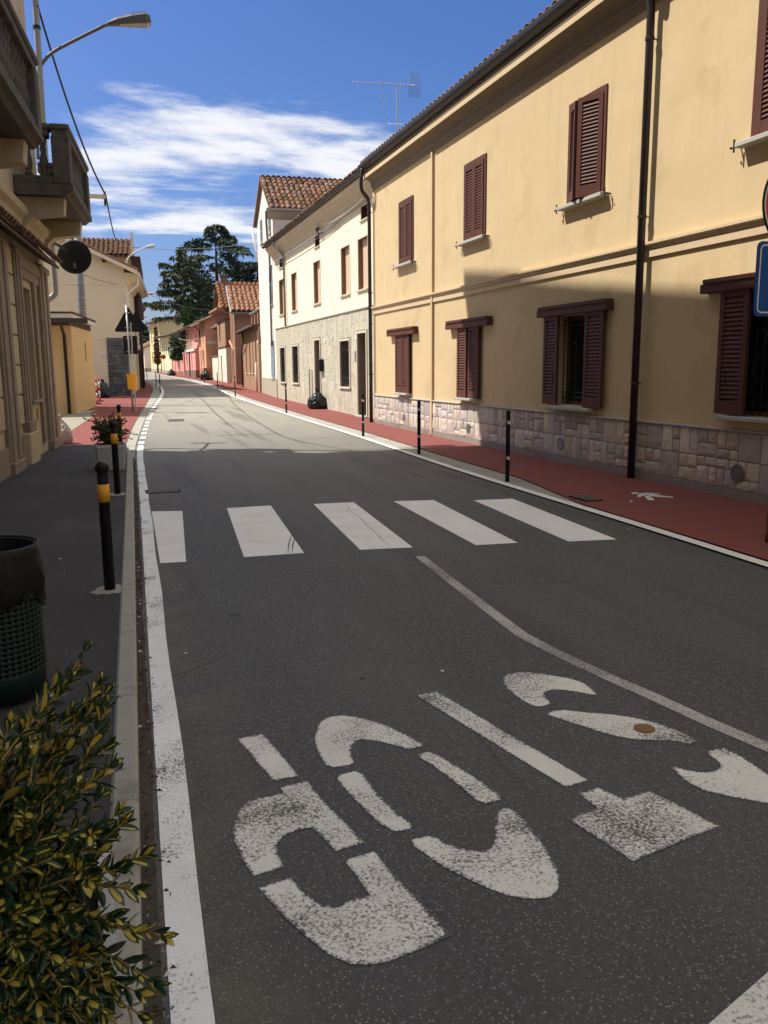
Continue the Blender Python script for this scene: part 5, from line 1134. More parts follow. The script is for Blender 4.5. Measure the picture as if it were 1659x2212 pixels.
def thin_bollard(loc,label,h=.98,grp='slim black bollards with reflective bands'):
    t=thing('slim_bollard',label,'bollard',loc,random.random(),grp)
    m=MB(); m.lathe([(.03,0),(.03,h-.01),(.026,h)],12); m.build('post','black_paint',t,True)
    for z in (.82*h,.32*h):
        m=MB(); n=12; V=[];F=[];mi=[]
        for j in range(2):
            for i in range(n): a=6.283*i/n; V.append((.0315*math.cos(a),.0315*math.sin(a),z+j*.045+.012*math.sin(a)))
        for i in range(n): F.append((i,(i+1)%n,n+(i+1)%n,n+i))
        m.add(V,F); m.mi=[0 if (i//3)%2 else 1 for i in range(n)]; m.build('reflective_band',['reflect_red','reflect_white'],t,True)
    return t
rl_=['slim black bollard on the right, nearest the crossing','slim black bollard at the edge of the house shadow','slim black bollard in front of the corner drainpipe of the ochre house','slim black bollard in front of the slab-faced ground floor','slim black bollard in front of the brick workshop','slim black bollard in front of the brick tower house','slim black bollard in front of the orange house']
for (p,l) in zip(((5.15,10.34),(5.30,14.25),(5.47,18.4),(5.55,27.67),(5.66,40.5),(6.19,51.8),(6.72,64.3)),rl_): thin_bollard((p[0],p[1],TZ(p[1])+.015),l)
for (p,l) in zip(((2.58,47.9),(2.98,59.8),(3.02,75.7)),('slim black bollard on the left, nearest of three at the bend','slim black bollard on the left, middle of three at the bend','slim black bollard on the left, farthest of three at the bend')): thin_bollard((p[0],p[1],TZ(p[1])+.015),l)
# ---------------------------------------------------------------- litter bin
BX,BY=-.575,4.06; BR=.205; t=thing('litter_bin','dark green perforated litter bin with black liner on the left footpath','litter bin',(BX,BY,.10))
m=MB(); n=44; rows=15; z0,z1=.135,.50; zs=[]; rr=BR; bz=.0105
V=[];F=[]
def ring(z,r): 
    b=len(V)
    for i in range(2*n): a=6.2832*(i+ .5)/(2*n); V.append((r*math.cos(a),r*math.sin(a),z))
    return b
lev=[z0+(z1-z0)*k/(2*rows) for k in range(2*rows+1)]; bs=[ring(z,rr) for z in lev]
for k in range(2*rows):
    for i in range(2*n):
        if k%2==1 and i%2==1: continue
        F.append((bs[k]+i,bs[k]+(i+1)%(2*n),bs[k+1]+(i+1)%(2*n),bs[k+1]+i))
b0=ring(.03,rr*.985); b1=ring(.03,0.01); b2=ring(.70,rr)
for i in range(2*n):
    j=(i+1)%(2*n); F.append((b0+i,b0+j,bs[0]+j,bs[0]+i)); F.append((b1+i,b1+j,b0+j,b0+i)); F.append((bs[-1]+i,bs[-1]+j,b2+j,b2+i))
m.add(V,F); o=m.build('drum','bin_green',t,True); md=o.modifiers.new('th','SOLIDIFY'); md.thickness=.003
m=MB(); m.lathe([(rr+.004,.685),(rr+.008,.70),(rr+.004,.715),(rr-.012,.71)],40,caps=False); m.build('rim','bin_green',t,True)
rnd=random.Random(5); V=[];F=[]; n=64; prof=[(.60,-.10),(.19,.30),(.195,.68),(.2,.722),(.21,.728),(.218,.71),(.217,.66),(.226,.60),(.224,.53),(.214,.49)]
prof=[(.02,.12),(.17,.14),(.185,.4),(.198,.70),(.206,.722),(.215,.715),(.2135,.68),(.217,.655),(.224,.60),(.226,.54),(.219,.49),(.211,.475)]
for j,(r,z) in enumerate(prof):
    for i in range(n):
        a=6.2832*i/n; w=0 if j<6 else .0018*(j-5)
        q=r+w*(math.sin(9*a+j*1.7)+.7*math.sin(17*a-j*2.3)+rnd.uniform(-.5,.5)); zz=z+(w*1.6*math.sin(5*a+j) if j>6 else 0)-(.05*max(0,math.sin(2*a+1)) if j>=10 else 0)
        V.append((q*math.cos(a),q*math.sin(a),zz))
for j in range(len(prof)-1):
    for i in range(n): F.append((j*n+i,j*n+(i+1)%n,(j+1)*n+(i+1)%n,(j+1)*n+i))
m=MB(); m.add(V,F); m.build('liner','liner',t,True)
m=MB(); m.lathe([(.03,.0),(.03,.05)],10); m.box(-.16,.16,-.02,.02,0,.03); m.box(-.02,.02,-.16,.16,0,.03); m.build('foot','bin_green',t)
# ---------------------------------------------------------------- planters with variegated shrubs
def planter(name,label,loc,w,d,h,rz=0):
    t=thing(name,label,'planter',loc,rz); m=MB(); tp=.07
    def ring(z,k): return [(-w/2*k,-d/2*k,z),(w/2*k,-d/2*k,z),(w/2*k,d/2*k,z),(-w/2*k,d/2*k,z)]
    V=ring(0,.86)+ring(h-.045,1.0)+ring(h-.045,1.05)+ring(h,1.05)+ring(h,.93)+ring(h-.08,.92)
    F=[(3,2,1,0)]+[(k*4+i,k*4+(i+1)%4,k*4+4+(i+1)%4,k*4+4+i) for k in range(5) for i in range(4)]
    m.add(V,F); m.build('tub','planter_white',t)
    n=14; m=MB()
    for side in range(4):
        c,s=math.cos(side*math.pi/2),math.sin(side*math.pi/2); hw=(w if side%2==0 else d)/2; off=(d if side%2==0 else w)/2
        for i in range(n):
            u=(-.9+1.8*(i+.5)/n)*hw; g=hw*.045
            P=[(u*.86-g,-off*.86-.004,.03),(u*.86+g,-off*.86-.004,.03),(u+g,-off-.006,h-.05),(u-g,-off-.006,h-.05),(u*.86,-off*.86-.010,.03),(u,-off-.013,h-.05)]
            m.add([(x*c-y*s,x*s+y*c,z) for x,y,z in P],[(0,4,5,3),(4,1,2,5),(0,1,4),(3,5,2)])
    m.build('ribs','planter_white',t)
    m=MB(); m.box(-w/2*.92,w/2*.92,-d/2*.92,d/2*.92,h-.09,h-.07); m.build('soil','soil',t); return t
def leaf_geo(kind,L=.05,W=.022,rnd=random):
    """pointed oval leaf along +x, folded; face materials 0 green 1 yellow"""
    xs=(0,.22,.5,.78,1); ws=(.04,.75,1,.68,.0); fold=.30; curl=rnd.uniform(-.15,.35)
    inner={0:.30,1:.58,2:.82,3:.0}[kind]; V=[];F=[];mi=[]
    for x,w in zip(xs,ws):
        z=-curl*x*x*L*.5
        for s in (-1,-inner,0,inner,1): V.append((x*L,s*w*W/2,z+abs(s)*w*W/2*fold))
    for i in range(4):
        for k in range(4):
            F.append((i*5+k,i*5+k+1,(i+1)*5+k+1,(i+1)*5+k)); y=(k in (1,2)) and inner>0 and (i<3 or kind==2)
            mi.append(1 if y else 0)
    return V,F,mi
LEAFM=[]
for k in (0,0,0,1,1,2,3,3,3,3):
    V,F,mi=leaf_geo(k,1.0,.44); m=MB(); m.add(V,F); m.mi=mi; LEAFM.append((m,m.mesh('leaf',['leaf_green','leaf_yellow'],True)))
def shrub(name,label,loc,stems,nparts,leafL,seed,twr=.004,step=.022):
    rnd=random.Random(seed); t=thing(name,label,'shrub',loc); rest=MB(); cnt=0; tw=MB(); cand=[]
    for path in stems:
        P=curve_pts(path,6); Ln=[0]
        for a,b in zip(P,P[1:]): Ln.append(Ln[-1]+(b-a).length)
        tw.tube(P,[twr*(1-.6*i/len(P)) for i in range(len(P))],5)
        s=Ln[-1]*.12; ang=rnd.random()*6
        while s<Ln[-1]:
            i=max(j for j in range(len(Ln)) if Ln[j]<=s); i=min(i,len(P)-2); q=P[i].lerp(P[i+1],(s-Ln[i])/max(1e-6,Ln[i+1]-Ln[i])); d=(P[i+1]-P[i]).normalized()
            e=d.orthogonal().normalized(); ang+=1.5708+rnd.uniform(-.25,.25)
            for kk in range(2):
                a=ang+kk*math.pi; side=(Matrix.Rotation(a,3,d)@e); up=.55+ .5*(s/Ln[-1])+rnd.uniform(-.15,.25)
                x=(side*1+d*up).normalized(); y=d.cross(x); y=y.normalized() if y.length>1e-4 else e; z=x.cross(y).normalized()
                Lf=leafL*rnd.uniform(.55,1.3)*(1-.25*(s/Ln[-1])); cand.append((q.copy(),Matrix((x,y,z)).transposed(),Lf))
            s+=step*rnd.uniform(.8,1.3)
        d=(P[-1]-P[-2]).normalized()
        for kk in range(4):
            e=d.orthogonal().normalized(); side=Matrix.Rotation(kk*1.57+ang,3,d)@e; x=(side*.5+d).normalized(); y=d.cross(x).normalized(); z=x.cross(y)
            cand.append((P[-1].copy(),Matrix((x,y,z)).transposed(),leafL*.7))
    tw.build('stems','twig',t,True,recalc=False)
    cw=[(Vector(loc)+c[0]) for c in cand]; order=sorted(range(len(cand)),key=lambda i:(cw[i]-Vector(CC)).length)
    for rank,i in enumerate(order):
        q,R,Lf=cand[i]; lm,me=rnd.choice(LEAFM)
        if rank<nparts: o=link('leaf',me,t,q,R.to_euler(),(Lf,)*3)
        else:
            b=len(rest.v); rest.v+=[tuple(q+R@(Vector(v)*Lf)) for v in lm.v]; rest.f+=[tuple(b+k for k in ff) for ff in lm.f]; rest.mi+=lm.mi
    if rest.v: ob=rest.build('leaf_mass',['leaf_green','leaf_yellow'],t,True,recalc=False); ob['kind']='stuff'
    return t
planter('planter','white ribbed planter almost hidden under the near variegated shrub',(-.32,1.62,.10),.50,.50,.42,R_(2))
rnd=random.Random(21); stems=[]
def tip(x,y,Y): return Vector(aty((x,y),Y))-Vector((-.32,1.62,.5))
tips=[(180,1410,1.75),(210,1480,1.72),(115,1480,1.8),(230,1530,1.68),(60,1560,1.85),(20,1570,1.8),(70,1640,1.6),(130,1600,1.7),(235,1660,1.62),(250,1760,1.6),(262,1780,1.55),(0,1650,1.7),(150,1700,1.55),(60,1730,1.5),(305,1850,1.5),(250,1880,1.45),(345,2020,1.40),(280,2010,1.38),(230,1980,1.4),(120,1850,1.45),(40,1850,1.45),(190,1900,1.42),(100,1980,1.38),(20,1980,1.36),(300,2190,1.3),(240,2120,1.32),(160,2080,1.33),(60,2100,1.3),(-40,1750,1.6),(-60,1900,1.5),(200,1800,1.5),(0,2180,1.28),(130,2190,1.27),(-80,2050,1.4),(285,1920,1.42),(180,1560,1.75),(160,1460,1.76),(225,1500,1.7),(200,1530,1.72),(150,1540,1.76),(215,1590,1.66),(190,1640,1.66),(100,1560,1.8),(225,1620,1.63),(95,1790,1.5),(330,2120,1.32),(20,2200,1.24),(60,2240,1.22),(100,2220,1.24),(150,2260,1.22),(190,2220,1.24),(230,2250,1.23),(270,2240,1.25),(10,2120,1.26),(80,2160,1.25),(130,2130,1.27),(180,2160,1.26),(220,2180,1.26),(40,2290,1.2),(120,2300,1.2),(200,2300,1.2),(-40,2200,1.24),(290,2140,1.28),(40,2050,1.3),(110,2060,1.3),(180,2010,1.34)]
for (x,y,Y) in tips:
    e=tip(x,y,Y); b=Vector((rnd.uniform(-.12,.12),rnd.uniform(-.12,.12),-.03)); mid=b.lerp(e,.55)+Vector((rnd.uniform(-.04,.04),rnd.uniform(-.03,.03),.05)); stems.append([b,mid,e])
for i in range(110):
    a=rnd.uniform(0,6.28); r=rnd.uniform(.08,.36); e=Vector((r*math.cos(a)-.05,r*math.sin(a),rnd.uniform(-.02,.33)-.45*max(0,r-.2))); b=Vector((rnd.uniform(-.15,.15),rnd.uniform(-.15,.15),-.03)); stems.append([b,b.lerp(e,.5)+Vector((0,0,.06)),e])
shrub('variegated_shrub','large near shrub with dark green leaves splashed yellow at lower left',(-.32,1.62,.5),stems,300,.050,4,.0040,.019)
planter('planter','white ribbed square planter standing on the footpath behind the second bollard',(-.06,13.3,.10),.42,.42,.38,R_(3))
rnd=random.Random(8); stems=[]
for i in range(230):
    a=rnd.uniform(0,6.28); r=rnd.uniform(.04,.27); e=Vector((r*math.cos(a),r*math.sin(a),rnd.uniform(.08,.46)*(1-.6*r))); stems.append([Vector((rnd.uniform(-.1,.1),rnd.uniform(-.1,.1),-.03)),e*.5+Vector((0,0,.06)),e])
for e in ((-.34,0,.42),(-.22,0,.46),(.06,.0,.48),(.38,-.05,.16),(.3,-.05,.10)): stems.append([Vector((0,0,0)),Vector(e)*.5+Vector((0,0,.1)),Vector(e)])
LEAFM_near=LEAFM; 
LEAFM=[]
for k in (0,0,3,3):
    V,F,mi=leaf_geo(k,1.0,.5); m=MB(); m.add(V,F); m.mi=mi; LEAFM.append((m,m.mesh('leaf',['leaf_mid','leaf_pale'],True)))
shrub('planter_shrub','small-leaved green shrub growing in the white footpath planter',(-.06,13.3,.45),stems,150,.052,9,.003,.026)
# ---------------------------------------------------------------- signs seen from behind with yellow box
sx,sy=.68,30.3; z0=TZ(sy)+.02; SG=thing('sign_post','grey sign post with black backs of two triangular signs','road sign',(sx,sy,z0))
m=MB(); m.tube([(0,0,0),(-.02,0,3.6)],.032,10); m.build('post','steel',SG,True)
def tri(c,s,y,name='triangle_sign'):
    V=[];r=.045
    for k in range(3):
        a=math.pi/2+k*2.0944; cx,cz=c[0]+(s-2*r)*.577*math.cos(a),c[1]+(s-2*r)*.577*math.sin(a)
        for q in np.linspace(-1.05,1.05,5): V.append((cx+r*math.cos(a+q),cz+r*math.sin(a+q)))
    m=MB(); m.prism(V,y,y+.012,'y'); m.build(name,'black_paint',SG)
tri((.03,3.0),.93,.04); tri((.28,2.98),.72,.10)
m=MB(); m.bbox(-.18,.28,.04,.055,1.97,2.58,.003); m.build('supplementary_plate','black_paint',SG)
for z in (2.85,3.35,2.05,2.48): k=MB(); k.box(-.10,.10,-.04,.042,z-.012,z+.012); k.build('sign_clamp','steel',SG)
q=aty(r2(1150,1335),30.2); DB=thing('orange_box','orange yellow dispenser box fixed to the sign post','box',(q[0],30.2,q[2]))
m=MB(); n=14; pr=[(.155*math.cos(a),-.02+.075*math.sin(a)-.05) for a in np.linspace(math.pi,2*math.pi,n)]+[(.155,.02),(-.155,.02)]
m.prism(pr,-.25,.25,'z'); m.build('shell','box_orange',DB); m=MB(); m.prism([(x*1.03,y*1.03) for x,y in pr],.235,.26,'z'); m.build('lid','box_orange',DB)
m=MB(); m.tube([(.07,.12,-1.1),(.07,.12,2.0)],.025,8); m.build('support_tube','steel',DB)
# red and white barrier posts
for i,(x,y,l) in enumerate(((-.56,36.2,'red and white striped barrier post, left of the pair by the garage'),(-.48,38.2,'red and white striped barrier post, right of the pair by the garage'))):
    t=thing('barrier_post',l,'barrier',(x,y,TZ(y)+.03),0,'red and white barrier posts by the garage'); 
    for k in range(5): m=MB(); m.lathe([(.03,.04+k*.2),(.03,.04+k*.2+.2)],10); m.build('stripe',('reflect_red','white_paint')[k%2],t,True)
    m=MB(); m.lathe([(.15,0),(.15,.03),(.04,.05)],14); m.build('foot','black_paint',t)
bag('rubbish_bag','black rubbish bag against the cream gable wall near the barrier posts',(-.35,42.0,TZ(42)+.03),.33,.85,'bag_black',7)
bag('rubbish_bag','glossy dark rubbish bag leaning by the doorway of the slab-faced house',(7.02,29.3,TZ(29.3)+.03),.30,.72,'bag_black',12)
bag('rubbish_bag','black rubbish bag in front of the orange house',(7.75,73.2,TZ(73)+.03),.42,1.0,'bag_black',15)
bag('rubbish_bag','small dark rubbish bag by the pink garden wall',(6.4,95,TZ(95)+.03),.45,.7,'bag_black',18)
# ---------------------------------------------------------------- sign pole at right edge
px,py=5.52,5.84; SP=thing('traffic_sign','grey sign pole with blue rectangular sign below a red round one at right edge','road sign',(px,py,.03))
m=MB(); m.lathe([(.045,0),(.045,3.3)],14); m.build('pole','steel_dark',SP,True); m=MB(); m.lathe([(.048,0),(.048,.16)],14); m.build('pole_foot','red',SP,True)
def rrect(w,h,r,y0,y1,zc,name,mat,xc=0):
    pr=[]
    for (cx,cz,a0) in ((w/2-r,h/2-r,0),(-w/2+r,h/2-r,1.5708),(-w/2+r,-h/2+r,3.1416),(w/2-r,-h/2+r,4.7124)):
        for a in np.linspace(0,1.5708,6): pr.append((xc+cx+r*math.cos(a0+a),zc+cz+r*math.sin(a0+a)))
    m=MB(); m.prism(pr,y0,y1,'y'); return m.build(name,mat,SP)
fc=-.075
rrect(.84,.60,.05,fc,fc+.012,2.26,'sign_plate','sign_blue'); 
def ringrect(w,h,r,t,y,zc,name,mat):
    o=[];i=[]
    for (cx,cz,a0) in ((w/2-r,h/2-r,0),(-w/2+r,h/2-r,1.5708),(-w/2+r,-h/2+r,3.1416),(w/2-r,-h/2+r,4.7124)):
        for a in np.linspace(0,1.5708,6): o.append((cx+r*math.cos(a0+a),y,zc+cz+r*math.sin(a0+a))); i.append((cx+(r-t)*math.cos(a0+a),y,zc+cz+(r-t)*math.sin(a0+a)))
    n=len(o); m=MB(); m.add(o+i,[(k,(k+1)%n,n+(k+1)%n,n+k) for k in range(n)]); m.build(name,mat,SP)
ringrect(.79,.55,.045,.012,fc-.003,2.26,'sign_border','reflect_white')
def disc(r0,r1,y,zc,name,mat,n=40,th=.012):
    m=MB(); o=[(r1*math.cos(a),y,zc+r1*math.sin(a)) for a in np.linspace(0,6.2832,n+1)[:-1]]
    if r0>0:
        i=[(r0*math.cos(a),y,zc+r0*math.sin(a)) for a in np.linspace(0,6.2832,n+1)[:-1]]; m.add(o+i,[(k,(k+1)%n,n+(k+1)%n,n+k) for k in range(n)])
    else: m.prism([(p[0],p[2]) for p in o],y,y+th,'y')
    m.build(name,mat,SP)
disc(0,.40,fc,2.87,'round_sign','black_paint'); disc(.372,.386,fc-.002,2.87,'sign_rim','reflect_white'); disc(.27,.372,fc-.003,2.87,'sign_ring','sign_red'); disc(0,.27,fc-.004,2.87,'sign_face','reflect_white')
# ---------------------------------------------------------------- other street lamps on the left
def arm_lamp(label,Y,pts,zn,h=.2,w=.28,base=None):
    P=[Vector(aty(zn(*p),Y)) for p in pts]; b=Vector((P[0].x,Y,P[0].z-.05)); t=thing('street_lamp',label,'street lamp',tuple(b)); m=MB(); m.tube([p-b for p in curve_pts([P[0]-Vector((0,0,1.2))]+P[:-1],5)],.04,8); m.build('arm','rough_white',t,True)
    lamp_head(t,P[-2]-b,P[-1]-b,w,h,'rough_white'); return t
arm_lamp('white arched street lamp above the cream gable house',48,[(1105,310),(1110,270),(1140,230),(1200,195),(1250,170),(1345,152)],r2)
arm_lamp('white street lamp in front of the wooden balcony, second beyond the cream house',62,[(1165,640),(1180,620),(1222,600),(1255,575),(1335,566)],r2)
arm_lamp('small white street lamp farthest along the left house fronts',80,[(1190,800),(1200,790),(1215,775),(1225,771),(1275,768)],r2,.25,.3)
# ---------------------------------------------------------------- cables
def cable(label,a,b,s,r=.012,mat='cable'):
    a=Vector(a);b=Vector(b); P=sag(a,b,s); o=P[0].copy(); t=MB(); t.tube([p-o for p in P],r,5); ob=t.build('overhead_cable',mat,None,True,loc=tuple(o)); tag(ob,label,'cable',None); return ob
w0=Vector(aty(r1(305,40),18.4)); w1=Vector(aty(r1(862,1590),22.)); w2=Vector(aty(r1(965,1945),50.))
cable('dark twisted cable from the lamp pole down to the wall bracket',w0,w1,.35,.021); cable('dark cable running from the wall bracket to the far tiled roof',w1,w2,.5,.02)
wb=aty(r1(710,1600),22.); BRK=thing('cable_bracket','pale horizontal cable bracket arm behind the end balcony','bracket',(wb[0]-.6,22.,wb[2]))
m=MB(); m.box(-.4,float(w1.x-wb[0])+.6,-.03,.03,-.05,.05); m.build('arm','rough_white',BRK); m=MB(); d=float(w1.x-wb[0])+.58; m.tube([(d,0,.12),(d,0,-.2)],.03,6); m.build('insulator','iron',BRK)
pt=lambda z,x,y,Y:Vector(aty(z(x,y),Y))
cable('thin wire crossing the street from the tiled roof to the white gabled house',pt(r2,880,125,55),pt(r4,125,715,44.5),.35,.014,'cable_grey')
cable('thin wire from the utility pole to the cream gable wall',pt(r2,735,405,36),pt(r2,1025,485,43.7),.05,.012)
cable('wire crossing the street from the wooden balcony towards the brick houses',pt(r3,150,120,60),pt(r3,990,330,70),.4,.014,'cable_grey')
for i,(ya,yb,l) in enumerate(((515,520,'uppermost'),(548,548,'second'),(612,600,'third'),(655,640,'fourth'),(690,720,'lowest'))):
    cable(f'{l} of five thin wires across the far end of the street',pt(r3,150,ya,95),pt(r3,640 if i else 300,yb,92),.35,.014,'cable_grey')
cable('pale wire sagging between the pink and orange houses',pt(r3,560,640,86),pt(r3,930,545,74),.5,.014,'rough_white')
cable('pale wire from the orange house to the brick tower',pt(r3,800,530,78),pt(r3,1000,470,69.5),.25,.014,'rough_white')
# ================================================================== TREES
def blades(P,D,L,Wd,rng,droop=.25):
    """many small two-triangle blades at points P along directions D"""
    n=len(P); a=rng.normal(size=(n,3)); s=np.cross(D,a); s/=np.linalg.norm(s,axis=1)[:,None]+1e-9
    L=L*rng.uniform(.6,1.3,size=(n,1)); Wd=Wd*rng.uniform(.7,1.3,size=(n,1)); e=P+D*L-np.array([0,0,1])*droop*L
    m=P+D*L*.5
    V=np.stack([P,m+s*Wd,e,m-s*Wd],1).reshape(-1,3); idx=np.arange(n)*4
    return V,[(i,i+1,i+2,i+3) for i in idx]
def mesh_np(name,V,F,mat,parent):
    me=bpy.data.meshes.new(name); me.from_pydata(V.tolist(),[],F); me.materials.append(MATS[mat]); o=link(name,me,parent); return o
def conifer(name,label,loc,H,R,seed,nb,mat,shape,per=260,up=.15,bare=.12,L=.45,Wd=.07,limbr=.06,trunk=.4):
    rng=np.random.default_rng(seed); t=thing(name,label,'tree',loc); m=MB(); m.tube([(0,0,0),(.15,0,H*.35),(-.1,.1,H*.7),(0,0,H)],[trunk,trunk*.75,trunk*.4,.04],10); m.build('trunk','bark',t,True)
    VV=[];FF=[];off=0; lb=MB()
    for b in range(nb):
        h=bare+(1-bare)*((b+rng.random())/nb); z=H*h; az=b*2.4+rng.uniform(-.5,.5); r=R*shape(h)*rng.uniform(.55,1.15); dirv=np.array([math.cos(az),math.sin(az),0])
        rise=up*rng.uniform(.4,1.5); N=per; 
        ts=np.sqrt(rng.uniform(.02,1,N)); side=np.array([-dirv[1],dirv[0],0])
        w=r*.28*(1-ts*.65)*rng.uniform(.6,1.2); lat=rng.uniform(-1,1,N)
        C=np.array([0,0,z])+np.outer(ts*r,dirv)+np.outer(lat*w,side)+np.outer(r*(rise*ts-.32*ts**2*(1-up*1.2))-.10*np.abs(lat)*w+rng.normal(0,.07,N),np.array([0,0,1]))
        clump=np.sin(ts*r*4.1+b)+np.sin(lat*w*5.3+b*2); keep=clump>-.45; C=C[keep]; lat_=lat[keep]
        D=dirv*.7+np.outer(lat_,side)*.8+rng.normal(0,.35,(len(C),3)); D/=np.linalg.norm(D,axis=1)[:,None]
        V,F=blades(C,D,L,Wd,rng,.35); FF+= [tuple(i+off for i in f) for f in F]; VV.append(V); off+=len(V)
        tt=np.linspace(0,1,5); lb.tube([tuple(np.array([0,0,z])+dirv*r*q+np.array([0,0,1])*r*(rise*q-.32*q*q*(1-up*1.2))) for q in tt],[limbr*(1.1-q)*max(.4,r/R) for q in tt],5)
    lb.build('limbs','bark',t,True,recalc=False); mesh_np('crown',np.concatenate(VV),FF,mat,t); return t
def at_px(p,Y): q=aty(p,Y); return q
# big cedar behind the pink houses: irregular tiers
q=at_px((455,690),100.); Zt=aty((470,485),100.)[2]; zb=TZ(100)
conifer('cedar_tree','large dark blue-green cedar towering behind the pink houses',(q[0]+1.,100.,zb),Zt-zb,7.6,3,46,'needles',lambda h:(.55+.55*math.sin(h*9)*.35+.45*(1-h))*(1 if h<.8 else (1-h)*4.2+.12),420,.16,.38,.62,.085)
q2=at_px((525,690),96.); Zt2=aty((535,565),96.)[2]
conifer('cedar_tree','lower dark cedar spreading behind the brick houses beside the tall cedar',(q2[0]+2.0,97.,zb),Zt2-zb,6.8,9,30,'needles',lambda h:.95-.45*h,420,.10,.50,.62,.085)
q3=at_px((405,690),92.); Zt3=aty((405,545),92.)[2]
conifer('spruce_tree','paler spruce with upturned drooping branches left of the cedar',(q3[0],92.5,zb),Zt3-zb-.3,8.2,5,50,'needles_pale',lambda h:1.0-.82*h**.8,300,.30,.46,.5,.075)
# ivy column in front of the cedar
q4=at_px(r3(695,400),88.); iv=thing('ivy_trunk','bare trunk wrapped in bright green ivy behind the pink house roof','tree',(q4[0],90.,zb)); zt=aty(r3(690,190),88.)[2]-zb
m=MB(); m.tube([(0,0,0),(.1,0,zt)],[.35,.2],8); m.build('trunk','bark',iv,True)
rg=np.random.default_rng(4); n=5200; zz=rg.uniform(.3,1,n)*zt; aa=rg.uniform(0,6.28,n); rr=(.55+.25*np.sin(zz*2.1)+ .2*np.sin(aa*3+zz))*rg.uniform(.8,1.25,n)*(1.25-.45*zz/zt)
P=np.stack([rr*np.cos(aa),rr*np.sin(aa),zz],1); D=rg.normal(size=(n,3)); D/=np.linalg.norm(D,axis=1)[:,None]; V,F=blades(P,D,.16,.075,rg,.5); mesh_np('ivy_leaves',V,F,'ivy',iv)
def broad(name,label,loc,blobs,n,mat,seed,L=.2,Wd=.09,trunk=.15,h=1.5):
    rg=np.random.default_rng(seed); t=thing(name,label,'tree' if h>2 else 'shrub',loc); m=MB(); m.tube([(0,0,0),(0,0,h)],[trunk,trunk*.6],8)
    for (c,r) in blobs: m.tube([(0,0,h*.8),tuple(Vector(c)*.9)],[trunk*.5,trunk*.15],5)
    m.build('trunk','bark',t,True,recalc=False)
    tot=sum(r**2 for c,r in blobs); Ps=[];Ds=[]
    for (c,r) in blobs:
        k=int(n*r**2/tot); d=rg.normal(size=(k,3)); d/=np.linalg.norm(d,axis=1)[:,None]; rad=r*rg.uniform(.5,1.05,(k,1))*(1+.18*np.sin(d[:,:1]*7)+.15*np.sin(d[:,1:2]*9+1))
        Ps.append(np.array(c)+d*rad); dd=d+rg.normal(0,.7,(k,3)); Ds.append(dd/np.linalg.norm(dd,axis=1)[:,None])
    V,F=blades(np.concatenate(Ps),np.concatenate(Ds),L,Wd,rg,.25); mesh_np('crown',V,F,mat,t); return t
q5=gt(r3(560,1045)); broad('rounded_shrub','round leafy green shrub overhanging the pink garden wall',(7.75,96.5,TZ(96)),[((0,0,3.1),1.2),((.4,.3,3.8),.9),((-.5,.2,2.6),.85),((.3,-.5,2.7),.9),((-.3,-.4,3.5),.9)],4200,'leaf_mid',6,.26,.13,.12,3)
# dark trees closing the street
for i,(x,y,s,l) in enumerate(((-6,190,8,'dark rounded tree closing the street, nearest the left houses'),(1,215,9,'tall dark tree closing the far end of the street'),(9,230,8,'dark tree behind the small far house'),(-18,230,9,'dark tree far left beyond the end of the street'))):
    rg=random.Random(i); bl=[((rg.uniform(-.5,.5)*s*.5,rg.uniform(-.5,.5)*s*.5,s*rg.uniform(.35,1.05)),s*rg.uniform(.26,.42)) for _ in range(9)]
    broad('dark_tree',l,(x,y,TZ(y)),bl,5200,'far_green',30+i,.75,.36,.35,s*.5)
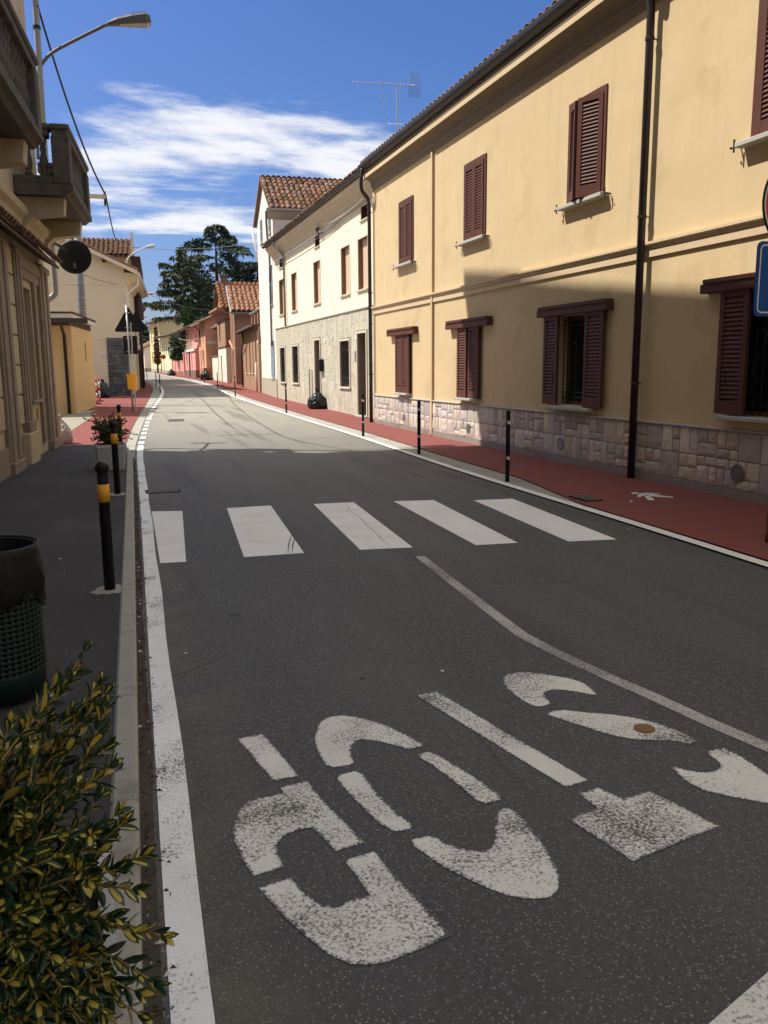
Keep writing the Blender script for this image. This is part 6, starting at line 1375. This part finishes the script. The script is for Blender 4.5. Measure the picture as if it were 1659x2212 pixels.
# cypress tips over the yellow roof
for i,x in enumerate((283,350)):
    q=aty(r3(x,540),150.); t=thing('cypress_tree',('left','right')[i]+' of two small cypress tips showing over the yellow house roof','tree',(q[0],150.,TZ(150))); zt=aty(r3(x,488),150.)[2]-TZ(150)
    m=MB(); m.tube([(0,0,0),(0,0,zt)],[.2,.03],6); m.build('trunk','bark',t); rg=np.random.default_rng(50+i); n=2500; z=rg.uniform(.15,1,n)*zt; a=rg.uniform(0,6.28,n); r=1.0*np.clip((zt-z)/3.,.05,1)*rg.uniform(.6,1,n); P=np.stack([r*np.cos(a),r*np.sin(a),z],1); D=np.stack([np.cos(a)*.4,np.sin(a)*.4,np.ones(n)],1); D/=np.linalg.norm(D,axis=1)[:,None]; V,F=blades(P,D,.5,.16,rg,0); mesh_np('crown',V,F,'far_green',t)
# leafless/reddish climbing tree at the yellow house
q=gt(r3(370,1020)); broad('thin_street_tree','slim dark reddish tree standing against the yellow houses',(5.9,112.2,TZ(112)),[((0,0,1.6+.5*k),.26-.02*k) for k in range(9)],1500,'wood_brown',8,.3,.1,.12,6)
# red round sign far down the street
q=gt(r3(408,1035)); RS=thing('far_round_sign','small red-orange round sign on a thin pole before the pale yellow house','road sign',tuple(q)); hz=aty(r3(397,845),q[1])[2]-q[2]
m=MB(); m.tube([(0,0,0),(0,0,hz)],.03,6); m.build('pole','steel',RS); m=MB(); m.prism([(.27*math.cos(a),hz+.27*math.sin(a)) for a in np.linspace(0,6.283,20)[:-1]],-.05,-.035,'y'); m.build('sign_disc','sign_red',RS)
# small white van and green bin far away
q=gt(r3(165,990)); VN=thing('white_van','tiny white van parked at the far end of the street','van',tuple(q),R_(8))
m=MB(); m.prism([(-.9,.35),(.9,.35),(.9,1.25),(.75,1.95),(-.75,1.95),(-.9,1.25)],0,4.2,'y'); m.build('body','van_white',VN); m=MB(); m.box(-.7,.7,-.02,0,1.25,1.85); m.build('rear_window','glass_dark',VN)
for sx_ in (-.75,.75):
    for yy in (.7,3.4): m=MB(); m.lathe([(.33,-.1),(.33,.1)],14); m.build('wheel','black_paint',VN,loc=(sx_,yy,.33),rot=(0,R_(90),0))
    m=MB(); m.box(sx_-.08,sx_+.08,-.03,0,.8,1.15); m.build('tail_light','sign_red',VN)
q=gt(r3(200,985)); GB=thing('green_container','green recycling container beside the far white van','container',tuple(q))
m=MB(); m.prism([(-.7,0),(.7,0),(.8,1.3),(-.8,1.3)],0,1.0,'y'); m.build('body','plastic_green',GB); m=MB(); m.prism([(-.85,1.3),(.85,1.3),(.6,1.55),(-.6,1.55)],-.05,1.05,'y'); m.build('lid','plastic_green',GB)
